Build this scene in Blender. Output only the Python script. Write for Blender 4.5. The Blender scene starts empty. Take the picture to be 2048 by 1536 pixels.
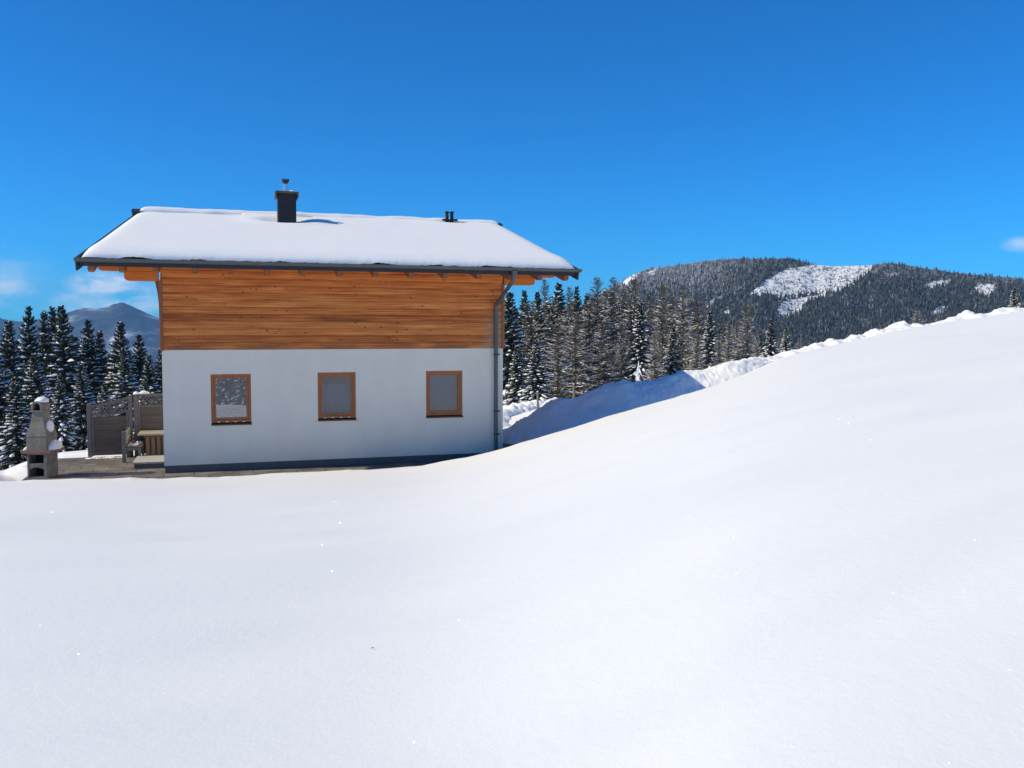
import bpy, math, random
import numpy as np
from mathutils import Vector, Matrix

SC = bpy.context.scene
COL = SC.collection
R = math.radians

# ------------------------------------------------------------------ camera
EYE = 3.205                                   # eye height above the terrace
PITCH, ROLL, FPX = 0.06298965, 0.00206648, 1800.0
c_, s_ = math.cos(ROLL), math.sin(ROLL)
cp, sp = math.cos(PITCH), math.sin(PITCH)
CR = np.array([c_, s_ * sp, s_ * cp])
CU = np.array([-s_, c_ * sp, c_ * cp])
CF = np.array([0, cp, -sp])
cam = bpy.data.cameras.new('camera')
cam_o = bpy.data.objects.new('camera', cam)
COL.objects.link(cam_o)
M = Matrix(((CR[0], CU[0], -CF[0], 0), (CR[1], CU[1], -CF[1], 0), (CR[2], CU[2], -CF[2], EYE), (0, 0, 0, 1)))
cam_o.matrix_world = M
cam.sensor_width = 36
cam.lens = 36 * FPX / 2048
cam.clip_start, cam.clip_end = 0.1, 40000
SC.camera = cam_o

# house frame: u along the facade to the right, v away from the camera, z up
HT = 0.30460425
P0 = np.array([-7.588073, 19.5])
UV = np.array([math.cos(HT), math.sin(HT)])
VV = np.array([-math.sin(HT), math.cos(HT)])

# ------------------------------------------------------------------ light
SUN_EL, SUN_BACK = 38.0, 3.0                  # sun stands left of the house, a little behind the facade plane
hs = -math.cos(R(SUN_BACK)) * UV + math.sin(R(SUN_BACK)) * VV
SUN = Vector((hs[0] * math.cos(R(SUN_EL)), hs[1] * math.cos(R(SUN_EL)), math.sin(R(SUN_EL))))
sl = bpy.data.lights.new('sun', 'SUN')
sl.energy, sl.angle, sl.color = 4.0, R(0.5), (1.0, 0.895, 0.645)
so = bpy.data.objects.new('sun', sl)
so.rotation_euler = SUN.to_track_quat('Z', 'Y').to_euler()
so.location = (0, 0, 60)
COL.objects.link(so)

W = bpy.data.worlds.new('World')
SC.world = W
W.use_nodes = True
nt = W.node_tree
nt.nodes.clear()
N = nt.nodes.new
out = N('ShaderNodeOutputWorld')
bg = N('ShaderNodeBackground')
bg.inputs['Strength'].default_value = 0.10
sky = N('ShaderNodeTexSky')
sky.sky_type = 'NISHITA'
sky.sun_disc = False
sky.sun_elevation = R(SUN_EL)
sky.sun_rotation = math.atan2(SUN.x, SUN.y)
sky.altitude = 1500
sky.air_density = 1.0
sky.dust_density = 0.3
sky.ozone_density = 1.5
hsv = N('ShaderNodeHueSaturation')
hsv.inputs['Saturation'].default_value = 1.0
hsv.inputs['Value'].default_value = 1.0
tint = N('ShaderNodeMix'); tint.data_type = 'RGBA'; tint.blend_type = 'MULTIPLY'
tint.inputs['Factor'].default_value = 1
tint.inputs['B'].default_value = (.07, .70, 1.38, 1)
nt.links.new(sky.outputs[0], tint.inputs['A'])
nt.links.new(tint.outputs['Result'], hsv.inputs['Color'])
# thin cirrus wisps low over the horizon, placed by compass direction
tc = N('ShaderNodeTexCoord')
mp = N('ShaderNodeMapping')
mp.inputs['Scale'].default_value = (1.0, 1.0, 2.2)
nz = N('ShaderNodeTexNoise')
nz.inputs['Scale'].default_value = 16
nz.inputs['Detail'].default_value = 6
nz.inputs['Roughness'].default_value = 0.62
nt.links.new(tc.outputs['Generated'], mp.inputs[0])
nt.links.new(mp.outputs[0], nz.inputs['Vector'])


def ray(px, py):
    a, b = px - 1024.0, 768.0 - py
    d = a * CR + b * CU + FPX * CF
    return d / np.linalg.norm(d)


def cloud(px, py, rad, amt, prev):
    d = ray(px, py)
    dp = N('ShaderNodeVectorMath'); dp.operation = 'DISTANCE'
    sc = N('ShaderNodeVectorMath'); sc.operation = 'MULTIPLY'
    sc.inputs[1].default_value = (1, 1, 2.4)
    nt.links.new(tc.outputs['Generated'], sc.inputs[0])
    nt.links.new(sc.outputs[0], dp.inputs[0])
    dp.inputs[1].default_value = (d[0], d[1], d[2] * 2.4)
    mr = N('ShaderNodeMapRange'); mr.interpolation_type = 'SMOOTHSTEP'
    mr.inputs['From Min'].default_value = rad
    mr.inputs['From Max'].default_value = 0
    mr.inputs['To Min'].default_value = 0
    mr.inputs['To Max'].default_value = amt
    nt.links.new(dp.outputs['Value'], mr.inputs['Value'])
    if prev is None:
        return mr.outputs[0]
    mx = N('ShaderNodeMath'); mx.operation = 'MAXIMUM'
    nt.links.new(prev, mx.inputs[0]); nt.links.new(mr.outputs[0], mx.inputs[1])
    return mx.outputs[0]


k = None
for args in ((205, 570, .045, 2.2), (232, 560, .03, 1.6), (268, 603, .06, 1.3), (150, 605, .04, .9), (15, 575, .04, .9), (2045, 488, .024, 1.2), (-120, 560, .12, .8)):
    k = cloud(*args, k)
nr = N('ShaderNodeMapRange')
nr.inputs['From Min'].default_value, nr.inputs['From Max'].default_value = .38, .62
nt.links.new(nz.outputs['Fac'], nr.inputs['Value'])
mm = N('ShaderNodeMath'); mm.operation = 'MULTIPLY'; mm.use_clamp = True
nt.links.new(k, mm.inputs[0]); nt.links.new(nr.outputs[0], mm.inputs[1])
mixc = N('ShaderNodeMix'); mixc.data_type = 'RGBA'
nt.links.new(mm.outputs[0], mixc.inputs['Factor'])
nt.links.new(hsv.outputs[0], mixc.inputs['A'])
mixc.inputs['B'].default_value = (6.6, 7.9, 9.0, 1)
nt.links.new(mixc.outputs['Result'], bg.inputs['Color'])
nt.links.new(bg.outputs[0], out.inputs['Surface'])

SC.view_settings.view_transform = 'Standard'
SC.view_settings.look = 'None'
SC.view_settings.gamma = 1
SC.view_settings.exposure = 0.06
try:
    SC.cycles.volume_bounces = 1
    SC.cycles.diffuse_bounces = 5
    SC.cycles.transparent_max_bounces = 12
    SC.cycles.volume_step_rate = 1.0
except Exception:
    pass


# ------------------------------------------------------------------ helpers
def atY(px, py, Y):
    d = ray(px, py)
    return np.array([0, 0, EYE]) + d * (Y / d[1])


def atv(px, py, v):
    d = ray(px, py)
    k = (VV @ P0 + v) / (VV @ d[:2])
    return np.array([0, 0, EYE]) + d * k


def to_uv(X, Y):
    a, b = X - P0[0], Y - P0[1]
    return a * UV[0] + b * UV[1], a * VV[0] + b * VV[1]


def to_xy(u, v):
    return P0[0] + u * UV[0] + v * VV[0], P0[1] + u * UV[1] + v * VV[1]


def px_of(X, Y):
    """horizontal image coordinate of a ground direction (used only as an azimuth)"""
    return 1024 + FPX * X / np.maximum(Y, 1e-3)


def hash3(ix, iy, iz):
    n = (ix * 374761393 + iy * 668265263 + iz * 2147483647 * 0 + iz * 1274126177) & 0xFFFFFFFF
    n = ((n ^ (n >> 13)) * 1274126177) & 0xFFFFFFFF
    n = n ^ (n >> 16)
    return (n & 0xFFFF) / 65535.0


def vnoise(x, y, z=0.0):
    x, y = np.broadcast_arrays(np.asarray(x, float), np.asarray(y, float))
    z = np.broadcast_to(np.asarray(z, float), x.shape)
    ix, iy, iz = np.floor(x).astype(np.int64), np.floor(y).astype(np.int64), np.floor(z).astype(np.int64)
    fx, fy, fz = x - ix, y - iy, z - iz
    fx, fy, fz = [f * f * f * (f * (f * 6 - 15) + 10) for f in (fx, fy, fz)]
    r = 0
    for dx in (0, 1):
        for dy in (0, 1):
            for dz in (0, 1):
                w = (fx if dx else 1 - fx) * (fy if dy else 1 - fy) * (fz if dz else 1 - fz)
                r = r + w * hash3(ix + dx, iy + dy, iz + dz)
    return r * 2 - 1


def fbm(x, y, z=0.0, o=4):
    r, a, f = 0, 1.0, 1.0
    for i in range(o):
        r = r + a * vnoise(np.asarray(x) * f + 17.3 * i, np.asarray(y) * f - 9.1 * i, np.asarray(z) * f + 3.7 * i)
        a *= .5; f *= 2.03
    return r


def sstep(a, b, x):
    t = np.clip((x - a) / (b - a), 0, 1)
    return t * t * (3 - 2 * t)


class MB:
    """collects vertices and faces, then links them as ONE mesh object"""
    def __init__(self):
        self.v, self.f, self.m = [], [], []

    def add(self, vs, fs, mat=0):
        o = len(self.v)
        self.v += [tuple(p) for p in vs]
        self.f += [tuple(i + o for i in f) for f in fs]
        self.m += [mat] * len(fs)

    def box(self, x0, x1, y0, y1, z0, z1, mat=0):
        vs = [(x, y, z) for z in (z0, z1) for y in (y0, y1) for x in (x0, x1)]
        self.add(vs, [(0, 2, 3, 1), (4, 5, 7, 6), (0, 1, 5, 4), (2, 6, 7, 3), (0, 4, 6, 2), (1, 3, 7, 5)], mat)

    def obox(self, a, b, w, h, up=(0, 0, 1), mat=0):
        """bar from a to b with width w (sideways) and height h (along up)"""
        a, b, up = np.array(a, float), np.array(b, float), np.array(up, float)
        d = b - a; d /= np.linalg.norm(d)
        s = np.cross(d, up); s /= np.linalg.norm(s)
        t = np.cross(s, d)
        vs = []
        for p in (a, b):
            for q, r in ((-1, -1), (1, -1), (1, 1), (-1, 1)):
                vs.append(p + s * q * w / 2 + t * r * h / 2)
        self.add(vs, [(0, 3, 2, 1), (4, 5, 6, 7), (0, 1, 5, 4), (1, 2, 6, 5), (2, 3, 7, 6), (3, 0, 4, 7)], mat)

    def prism(self, pts, y0, y1, axis='y', mat=0):
        """closed outline pts (two coordinates) extruded along an axis"""
        n = len(pts)
        def P(p, q):
            return {'y': (p[0], q, p[1]), 'x': (q, p[0], p[1]), 'z': (p[0], p[1], q)}[axis]
        vs = [P(p, y0) for p in pts] + [P(p, y1) for p in pts]
        fs = [tuple(range(n)), tuple(range(2 * n - 1, n - 1, -1))]
        fs += [(i, i + n, (i + 1) % n + n, (i + 1) % n) for i in range(n)]
        self.add(vs, fs, mat)

    def tube(self, pts, rad, n=10, cap=True, mat=0):
        pts = [np.array(p, float) for p in pts]
        rad = rad if hasattr(rad, '__len__') else [rad] * len(pts)
        vs, fs = [], []
        ref = np.array([0.3, 0.9, 0.2])
        for i, p in enumerate(pts):
            d = pts[min(i + 1, len(pts) - 1)] - pts[max(i - 1, 0)]
            d = d / (np.linalg.norm(d) + 1e-9)
            s = np.cross(d, ref)
            if np.linalg.norm(s) < .2:
                s = np.cross(d, np.array([1.0, 0, 0]))
            s /= np.linalg.norm(s)
            t = np.cross(d, s)
            for k in range(n):
                a = 2 * math.pi * k / n
                vs.append(p + rad[i] * (math.cos(a) * s + math.sin(a) * t))
        for i in range(len(pts) - 1):
            for k in range(n):
                k2 = (k + 1) % n
                fs.append((i * n + k, i * n + k2, (i + 1) * n + k2, (i + 1) * n + k))
        if cap:
            fs.append(tuple(range(n - 1, -1, -1)))
            fs.append(tuple((len(pts) - 1) * n + k for k in range(n)))
        self.add(vs, fs, mat)

    def grid(self, P, mat=0, flip=False):
        P = np.asarray(P)
        a, b = P.shape[:2]
        o = len(self.v)
        self.v += [tuple(p) for p in P.reshape(-1, 3)]
        i = np.arange(a - 1)[:, None] * b + np.arange(b - 1)[None, :] + o
        q = np.stack([i, i + 1, i + b + 1, i + b], -1).reshape(-1, 4)
        if flip:
            q = q[:, ::-1]
        self.f += [tuple(r) for r in q.tolist()]
        self.m += [mat] * len(q)

    def mesh(self, name, mats, smooth=False):
        me = bpy.data.meshes.new(name)
        me.from_pydata(self.v, [], self.f)
        for m in (mats if isinstance(mats, (list, tuple)) else [mats]):
            me.materials.append(m)
        me.polygons.foreach_set('material_index', self.m)
        if smooth:
            me.polygons.foreach_set('use_smooth', [True] * len(self.f))
        me.update()
        return me

    def build(self, name, mats, parent=None, smooth=False, bevel=0, auto=None):
        o = bpy.data.objects.new(name, self.mesh(name, mats, smooth))
        COL.objects.link(o)
        if parent is not None:
            o.parent = parent
        if bevel:
            b = o.modifiers.new('bevel', 'BEVEL')
            b.width, b.segments, b.limit_method = bevel, 2, 'ANGLE'
        if auto:
            o.data.set_sharp_from_angle(angle=R(auto))
        return o


def tag(o, label=None, cat=None, group=None, kind=None):
    for k, v in (('label', label), ('category', cat), ('group', group), ('kind', kind)):
        if v:
            o[k] = v
    return o


def empty(name, loc, rz=0.0):
    o = bpy.data.objects.new(name, None)
    o.empty_display_size = .3
    o.location = loc
    o.rotation_euler = (0, 0, rz)
    COL.objects.link(o)
    return o


# ------------------------------------------------------------------ materials
def new_mat(name):
    m = bpy.data.materials.new(name)
    m.use_nodes = True
    t = m.node_tree
    b = t.nodes['Principled BSDF']
    return m, t, b


def simple(name, col, rough=.7, metal=0.0, var=.15, scale=6, bump=0.0, spec=.4, stretch=(1, 1, 1)):
    m, t, b = new_mat(name)
    b.inputs['Roughness'].default_value = rough
    b.inputs['Metallic'].default_value = metal
    b.inputs['Specular IOR Level'].default_value = spec
    tc = t.nodes.new('ShaderNodeTexCoord')
    mp = t.nodes.new('ShaderNodeMapping'); mp.inputs['Scale'].default_value = stretch
    n = t.nodes.new('ShaderNodeTexNoise'); n.inputs['Scale'].default_value = scale
    n.inputs['Detail'].default_value = 6; n.inputs['Roughness'].default_value = .65
    t.links.new(tc.outputs['Object'], mp.inputs[0]); t.links.new(mp.outputs[0], n.inputs['Vector'])
    cr = t.nodes.new('ShaderNodeValToRGB')
    cr.color_ramp.elements[0].position, cr.color_ramp.elements[1].position = .3, .7
    cr.color_ramp.elements[0].color = tuple(c * (1 - var) for c in col) + (1,)
    cr.color_ramp.elements[1].color = tuple(min(1, c * (1 + var)) for c in col) + (1,)
    t.links.new(n.outputs['Fac'], cr.inputs[0]); t.links.new(cr.outputs[0], b.inputs['Base Color'])
    if bump:
        bp = t.nodes.new('ShaderNodeBump'); bp.inputs['Strength'].default_value = bump
        bp.inputs['Distance'].default_value = .02
        t.links.new(n.outputs['Fac'], bp.inputs['Height']); t.links.new(bp.outputs[0], b.inputs['Normal'])
    return m


def snow_mat(name, col=(.90, .895, .875), fine=True, sparkle=False):
    m, t, b = new_mat(name)
    b.inputs['Base Color'].default_value = col + (1,)
    b.inputs['Roughness'].default_value = .75
    b.inputs['Specular IOR Level'].default_value = .15
    if fine:
        tc = t.nodes.new('ShaderNodeTexCoord')
        n1 = t.nodes.new('ShaderNodeTexNoise'); n1.inputs['Scale'].default_value = 9; n1.inputs['Detail'].default_value = 8
        n1.inputs['Roughness'].default_value = .7
        n2 = t.nodes.new('ShaderNodeTexNoise'); n2.inputs['Scale'].default_value = 70; n2.inputs['Detail'].default_value = 3
        t.links.new(tc.outputs['Object'], n1.inputs['Vector']); t.links.new(tc.outputs['Object'], n2.inputs['Vector'])
        b1 = t.nodes.new('ShaderNodeBump'); b1.inputs['Strength'].default_value = .2; b1.inputs['Distance'].default_value = .03
        b2 = t.nodes.new('ShaderNodeBump'); b2.inputs['Strength'].default_value = .15; b2.inputs['Distance'].default_value = .006
        t.links.new(n1.outputs['Fac'], b1.inputs['Height']); t.links.new(n2.outputs['Fac'], b2.inputs['Height'])
        t.links.new(b1.outputs[0], b2.inputs['Normal']); t.links.new(b2.outputs[0], b.inputs['Normal'])
        if sparkle:
            # single ice crystals: tiny facets, each with its own tilt, that mirror the sun
            vo = t.nodes.new('ShaderNodeTexVoronoi'); vo.inputs['Scale'].default_value = 85
            t.links.new(tc.outputs['Object'], vo.inputs['Vector'])
            sub = t.nodes.new('ShaderNodeVectorMath'); sub.operation = 'SUBTRACT'; sub.inputs[1].default_value = (.5, .5, .5)
            t.links.new(vo.outputs['Color'], sub.inputs[0])
            sca = t.nodes.new('ShaderNodeVectorMath'); sca.operation = 'SCALE'; sca.inputs['Scale'].default_value = 2.6
            t.links.new(sub.outputs[0], sca.inputs[0])
            ge = t.nodes.new('ShaderNodeNewGeometry')
            ad = t.nodes.new('ShaderNodeVectorMath'); ad.operation = 'ADD'
            t.links.new(ge.outputs['Normal'], ad.inputs[0]); t.links.new(sca.outputs[0], ad.inputs[1])
            no = t.nodes.new('ShaderNodeVectorMath'); no.operation = 'NORMALIZE'
            t.links.new(ad.outputs[0], no.inputs[0])
            lt = t.nodes.new('ShaderNodeMath'); lt.operation = 'LESS_THAN'; lt.inputs[1].default_value = .22
            t.links.new(vo.outputs['Distance'], lt.inputs[0])
            mu = t.nodes.new('ShaderNodeMath'); mu.operation = 'MULTIPLY'; mu.inputs[1].default_value = .12
            wn = t.nodes.new('ShaderNodeTexWhiteNoise'); t.links.new(vo.outputs['Position'], wn.inputs['Vector'])
            pick = t.nodes.new('ShaderNodeMath'); pick.operation = 'LESS_THAN'; pick.inputs[1].default_value = .5
            t.links.new(wn.outputs['Value'], pick.inputs[0])
            both = t.nodes.new('ShaderNodeMath'); both.operation = 'MULTIPLY'
            t.links.new(lt.outputs[0], both.inputs[0]); t.links.new(pick.outputs[0], both.inputs[1])
            t.links.new(both.outputs[0], mu.inputs[0])
            gl = t.nodes.new('ShaderNodeBsdfGlossy'); gl.inputs['Roughness'].default_value = .11
            t.links.new(mu.outputs[0], gl.inputs['Color']); t.links.new(no.outputs[0], gl.inputs['Normal'])
            ash = t.nodes.new('ShaderNodeAddShader')
            t.links.new(b.outputs[0], ash.inputs[0]); t.links.new(gl.outputs[0], ash.inputs[1])
            t.links.new(ash.outputs[0], t.nodes['Material Output'].inputs['Surface'])
    return m


M_snow = snow_mat('snow', sparkle=True)
M_snow_roof = snow_mat('roof_snow')
M_snow_tree = snow_mat('tree_snow', (.88, .875, .865), fine=False)
M_plaster = simple('plaster', (.755, .715, .605), .85, var=.05, scale=2.2, bump=.15, stretch=(1, 1, .45))
M_plinth = simple('plinth', (.105, .108, .11), .8, var=.12, scale=8, bump=.1)
M_metal = simple('zinc', (.095, .108, .115), .45, .35, var=.1, scale=5)
M_darkmetal = simple('dark_metal', (.03, .034, .042), .5, .2, var=.15)
M_slate = simple('slate', (.014, .015, .019), .6, 0, var=.25, scale=9, bump=.2)
M_cap = simple('cap', (.115, .09, .065), .6, .2, var=.25, scale=8)
M_steel = simple('steel', (.62, .62, .62), .25, .95, var=.05)
M_black = simple('black', (.012, .012, .015), .55, 0, var=.1)
M_concrete = simple('concrete', (.205, .19, .16), .9, var=.32, scale=5, bump=.5)
M_brick = simple('terracotta', (.27, .13, .095), .85, var=.2, scale=12, bump=.2)
M_nearblack = simple('near_black', (.02, .02, .024), .95, var=.3)
M_greywood = simple('grey_wood', (.18, .165, .15), .85, var=.3, scale=5, bump=.3, stretch=(1, 1, 9))
M_greywood_h = simple('grey_wood_boards', (.145, .115, .092), .85, var=.4, scale=3, bump=.3, stretch=(.5, 1, 14))
M_palewood = simple('pale_wood', (.33, .285, .225), .8, var=.2, scale=5, bump=.2, stretch=(.6, 9, 9))
M_orangewood = simple('slat_wood', (.29, .185, .11), .75, var=.2, scale=5, bump=.2, stretch=(9, 9, .6))
M_benchwood = simple('bench_wood', (.26, .2, .13), .8, var=.25, scale=5, bump=.2, stretch=(9, .6, 9))
M_stone = simple('step_stone', (.36, .35, .33), .9, var=.12, scale=10, bump=.2)
M_bark = simple('bark', (.07, .055, .042), .95, var=.35, scale=4, bump=.3, stretch=(3, 3, .6))
M_post = simple('post_wood', (.24, .2, .15), .9, var=.3, scale=8, stretch=(6, 6, .8))
M_room = simple('room', (.16, .15, .14), .9, var=.05)
M_beam = simple('beam_wood', (.58, .165, .022), .6, var=.2, scale=3, bump=.12, stretch=(.6, 8, 8))
M_rafter = simple('rafter_wood', (.27, .10, .035), .65, var=.2, scale=4, stretch=(8, .6, 8))
M_frame = simple('window_wood', (.36, .125, .038), .5, var=.18, scale=5, stretch=(3, 3, 3))
M_sill = simple('sill', (.12, .08, .05), .6, .1, var=.2)
M_curtain = simple('curtain', (.2, .27, .48), .9, var=.05)


def needles(name, a, b_):
    m, t, b = new_mat(name)
    b.inputs['Roughness'].default_value = .8
    b.inputs['Specular IOR Level'].default_value = .2
    oi = t.nodes.new('ShaderNodeObjectInfo')
    tc = t.nodes.new('ShaderNodeTexCoord')
    n = t.nodes.new('ShaderNodeTexNoise'); n.inputs['Scale'].default_value = 2.2; n.inputs['Detail'].default_value = 4
    t.links.new(tc.outputs['Object'], n.inputs['Vector'])
    ad = t.nodes.new('ShaderNodeMath'); ad.operation = 'MULTIPLY_ADD'; ad.inputs[1].default_value = .35
    t.links.new(oi.outputs['Random'], ad.inputs[0]); t.links.new(n.outputs['Fac'], ad.inputs[2])
    cr = t.nodes.new('ShaderNodeValToRGB')
    cr.color_ramp.elements[0].position, cr.color_ramp.elements[1].position = .4, .95
    cr.color_ramp.elements[0].color, cr.color_ramp.elements[1].color = a + (1,), b_ + (1,)
    t.links.new(ad.outputs[0], cr.inputs[0]); t.links.new(cr.outputs[0], b.inputs['Base Color'])
    return m


M_needle = needles('needles', (.020, .030, .022), (.055, .062, .036))
M_twig = needles('larch_twigs', (.11, .088, .058), (.23, .185, .115))


def wood_cladding_mat():
    """spruce boards: tone per board, long grain, knots, weathered bottom row and a bleached patch by the downpipe"""
    m, t, b = new_mat('larch_cladding')
    b.inputs['Roughness'].default_value = .62
    b.inputs['Specular IOR Level'].default_value = .3
    L = t.links.new
    nd = t.nodes.new
    tc = nd('ShaderNodeTexCoord')
    sx = nd('ShaderNodeSeparateXYZ'); L(tc.outputs['Object'], sx.inputs[0])

    def math_(op, a, bb=None, c=None, clamp=False):
        n = nd('ShaderNodeMath'); n.operation = op; n.use_clamp = clamp
        for i, v in enumerate((a, bb, c)):
            if v is None:
                continue
            if hasattr(v, 'links'):
                L(v, n.inputs[i])
            else:
                n.inputs[i].default_value = v
        return n.outputs[0]
    bz = math_('DIVIDE', math_('SUBTRACT', sx.outputs['Z'], 2.695), BOARD)
    row = math_('FLOOR', bz)
    frac = math_('FRACT', bz)
    wn = nd('ShaderNodeTexWhiteNoise'); wn.noise_dimensions = '1D'; L(row, wn.inputs['W'])
    # grain: stretched noise, shifted per board
    cv = nd('ShaderNodeCombineXYZ')
    L(math_('MULTIPLY_ADD', row, 7.31, sx.outputs['X']), cv.inputs[0])
    L(sx.outputs['Y'], cv.inputs[1]); L(sx.outputs['Z'], cv.inputs[2])
    mp = nd('ShaderNodeMapping'); mp.inputs['Scale'].default_value = (.35, 1, 16); L(cv.outputs[0], mp.inputs[0])
    g = nd('ShaderNodeTexNoise'); g.inputs['Scale'].default_value = 2.2; g.inputs['Detail'].default_value = 7
    g.inputs['Roughness'].default_value = .62; g.inputs['Distortion'].default_value = .5
    L(mp.outputs[0], g.inputs['Vector'])
    mp2 = nd('ShaderNodeMapping'); mp2.inputs['Scale'].default_value = (.9, 1, 4.5); L(cv.outputs[0], mp2.inputs[0])
    g2 = nd('ShaderNodeTexNoise'); g2.inputs['Scale'].default_value = 1.3; g2.inputs['Detail'].default_value = 3
    L(mp2.outputs[0], g2.inputs['Vector'])
    tone = math_('ADD', math_('MULTIPLY', wn.outputs['Value'], .20), math_('ADD', math_('SUBTRACT', math_('MULTIPLY', g.outputs['Fac'], .95), .145), math_('MULTIPLY', math_('SUBTRACT', g2.outputs['Fac'], .06), .50)))
    cr = nd('ShaderNodeValToRGB')
    e = cr.color_ramp.elements
    e[0].position, e[0].color = .38, (.17, .04, .009, 1)
    e[1].position, e[1].color = .98, (.82, .345, .09, 1)
    x = e.new(.62); x.color = (.50, .14, .026, 1)
    L(tone, cr.inputs[0])
    # knots
    mp3 = nd('ShaderNodeMapping'); mp3.inputs['Scale'].default_value = (5.2, .3, 8.5); L(cv.outputs[0], mp3.inputs[0])
    vo = nd('ShaderNodeTexVoronoi'); vo.inputs['Scale'].default_value = 1.0; L(mp3.outputs[0], vo.inputs['Vector'])
    kn = nd('ShaderNodeMapRange'); kn.inputs['From Min'].default_value = .19; kn.inputs['From Max'].default_value = .08
    L(vo.outputs['Distance'], kn.inputs['Value'])
    sc = nd('ShaderNodeSeparateColor'); L(vo.outputs['Color'], sc.inputs[0])
    kn2 = math_('MULTIPLY', kn.outputs[0], math_('GREATER_THAN', sc.outputs[0], .45))
    mx = nd('ShaderNodeMix'); mx.data_type = 'RGBA'
    L(math_('MULTIPLY', kn2, .9, clamp=True), mx.inputs['Factor']); L(cr.outputs[0], mx.inputs['A'])
    mx.inputs['B'].default_value = (.07, .024, .01, 1)
    # wet, greyed foot of the boarding
    wz = nd('ShaderNodeMapRange'); wz.inputs['From Min'].default_value = 2.84; wz.inputs['From Max'].default_value = 2.70
    L(math_('ADD', sx.outputs['Z'], math_('MULTIPLY', math_('SUBTRACT', g2.outputs['Fac'], .5), .45)), wz.inputs['Value'])
    mx2 = nd('ShaderNodeMix'); mx2.data_type = 'RGBA'
    L(math_('MULTIPLY', wz.outputs[0], .55, clamp=True), mx2.inputs['Factor']); L(mx.outputs['Result'], mx2.inputs['A'])
    mx2.inputs['B'].default_value = (.11, .072, .045, 1)
    # bleached, weathered area low at the right corner
    wx = nd('ShaderNodeMapRange'); wx.interpolation_type = 'SMOOTHSTEP'
    wx.inputs['From Min'].default_value = 6.95; wx.inputs['From Max'].default_value = 7.4
    ex = math_('SUBTRACT', sx.outputs['X'], math_('MULTIPLY', math_('SUBTRACT', sx.outputs['Z'], 2.7), .32))
    L(math_('ADD', ex, math_('MULTIPLY', math_('SUBTRACT', g2.outputs['Fac'], .5), .5)), wx.inputs['Value'])
    wy = nd('ShaderNodeMapRange'); wy.interpolation_type = 'SMOOTHSTEP'
    wy.inputs['From Min'].default_value = 3.75; wy.inputs['From Max'].default_value = 3.45
    L(sx.outputs['Z'], wy.inputs['Value'])
    mx3 = nd('ShaderNodeMix'); mx3.data_type = 'RGBA'
    L(math_('MULTIPLY', math_('MULTIPLY', wx.outputs[0], wy.outputs[0]), .62), mx3.inputs['Factor'])
    L(mx2.outputs['Result'], mx3.inputs['A'])
    mx3.inputs['B'].default_value = (.36, .27, .17, 1)
    L(mx3.outputs['Result'], b.inputs['Base Color'])
    bp = nd('ShaderNodeBump'); bp.inputs['Strength'].default_value = .3; bp.inputs['Distance'].default_value = .01
    L(g.outputs['Fac'], bp.inputs['Height']); L(bp.outputs[0], b.inputs['Normal'])
    return m


BOARD = .1575


def glass_mat():
    m = bpy.data.materials.new('window_glass'); m.use_nodes = True
    t = m.node_tree; t.nodes.clear()
    o = t.nodes.new('ShaderNodeOutputMaterial'); mix = t.nodes.new('ShaderNodeMixShader')
    tr = t.nodes.new('ShaderNodeBsdfTransparent'); tr.inputs[0].default_value = (.7, .72, .74, 1)
    gl = t.nodes.new('ShaderNodeBsdfGlossy'); gl.inputs['Roughness'].default_value = .012
    gl.inputs['Color'].default_value = (.9, .95, 1, 1)
    fr = t.nodes.new('ShaderNodeFresnel'); fr.inputs[0].default_value = 1.55
    tc = t.nodes.new('ShaderNodeTexCoord'); n = t.nodes.new('ShaderNodeTexNoise'); n.inputs['Scale'].default_value = 2.2
    bp = t.nodes.new('ShaderNodeBump'); bp.inputs['Strength'].default_value = .05; bp.inputs['Distance'].default_value = .02
    t.links.new(tc.outputs['Object'], n.inputs['Vector']); t.links.new(n.outputs['Fac'], bp.inputs['Height'])
    t.links.new(bp.outputs[0], gl.inputs['Normal'])
    ad = t.nodes.new('ShaderNodeMath'); ad.operation = 'ADD'; ad.inputs[1].default_value = .025
    t.links.new(fr.outputs[0], ad.inputs[0]); t.links.new(ad.outputs[0], mix.inputs[0])
    t.links.new(tr.outputs[0], mix.inputs[1]); t.links.new(gl.outputs[0], mix.inputs[2])
    t.links.new(mix.outputs[0], o.inputs[0])
    return m


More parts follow.
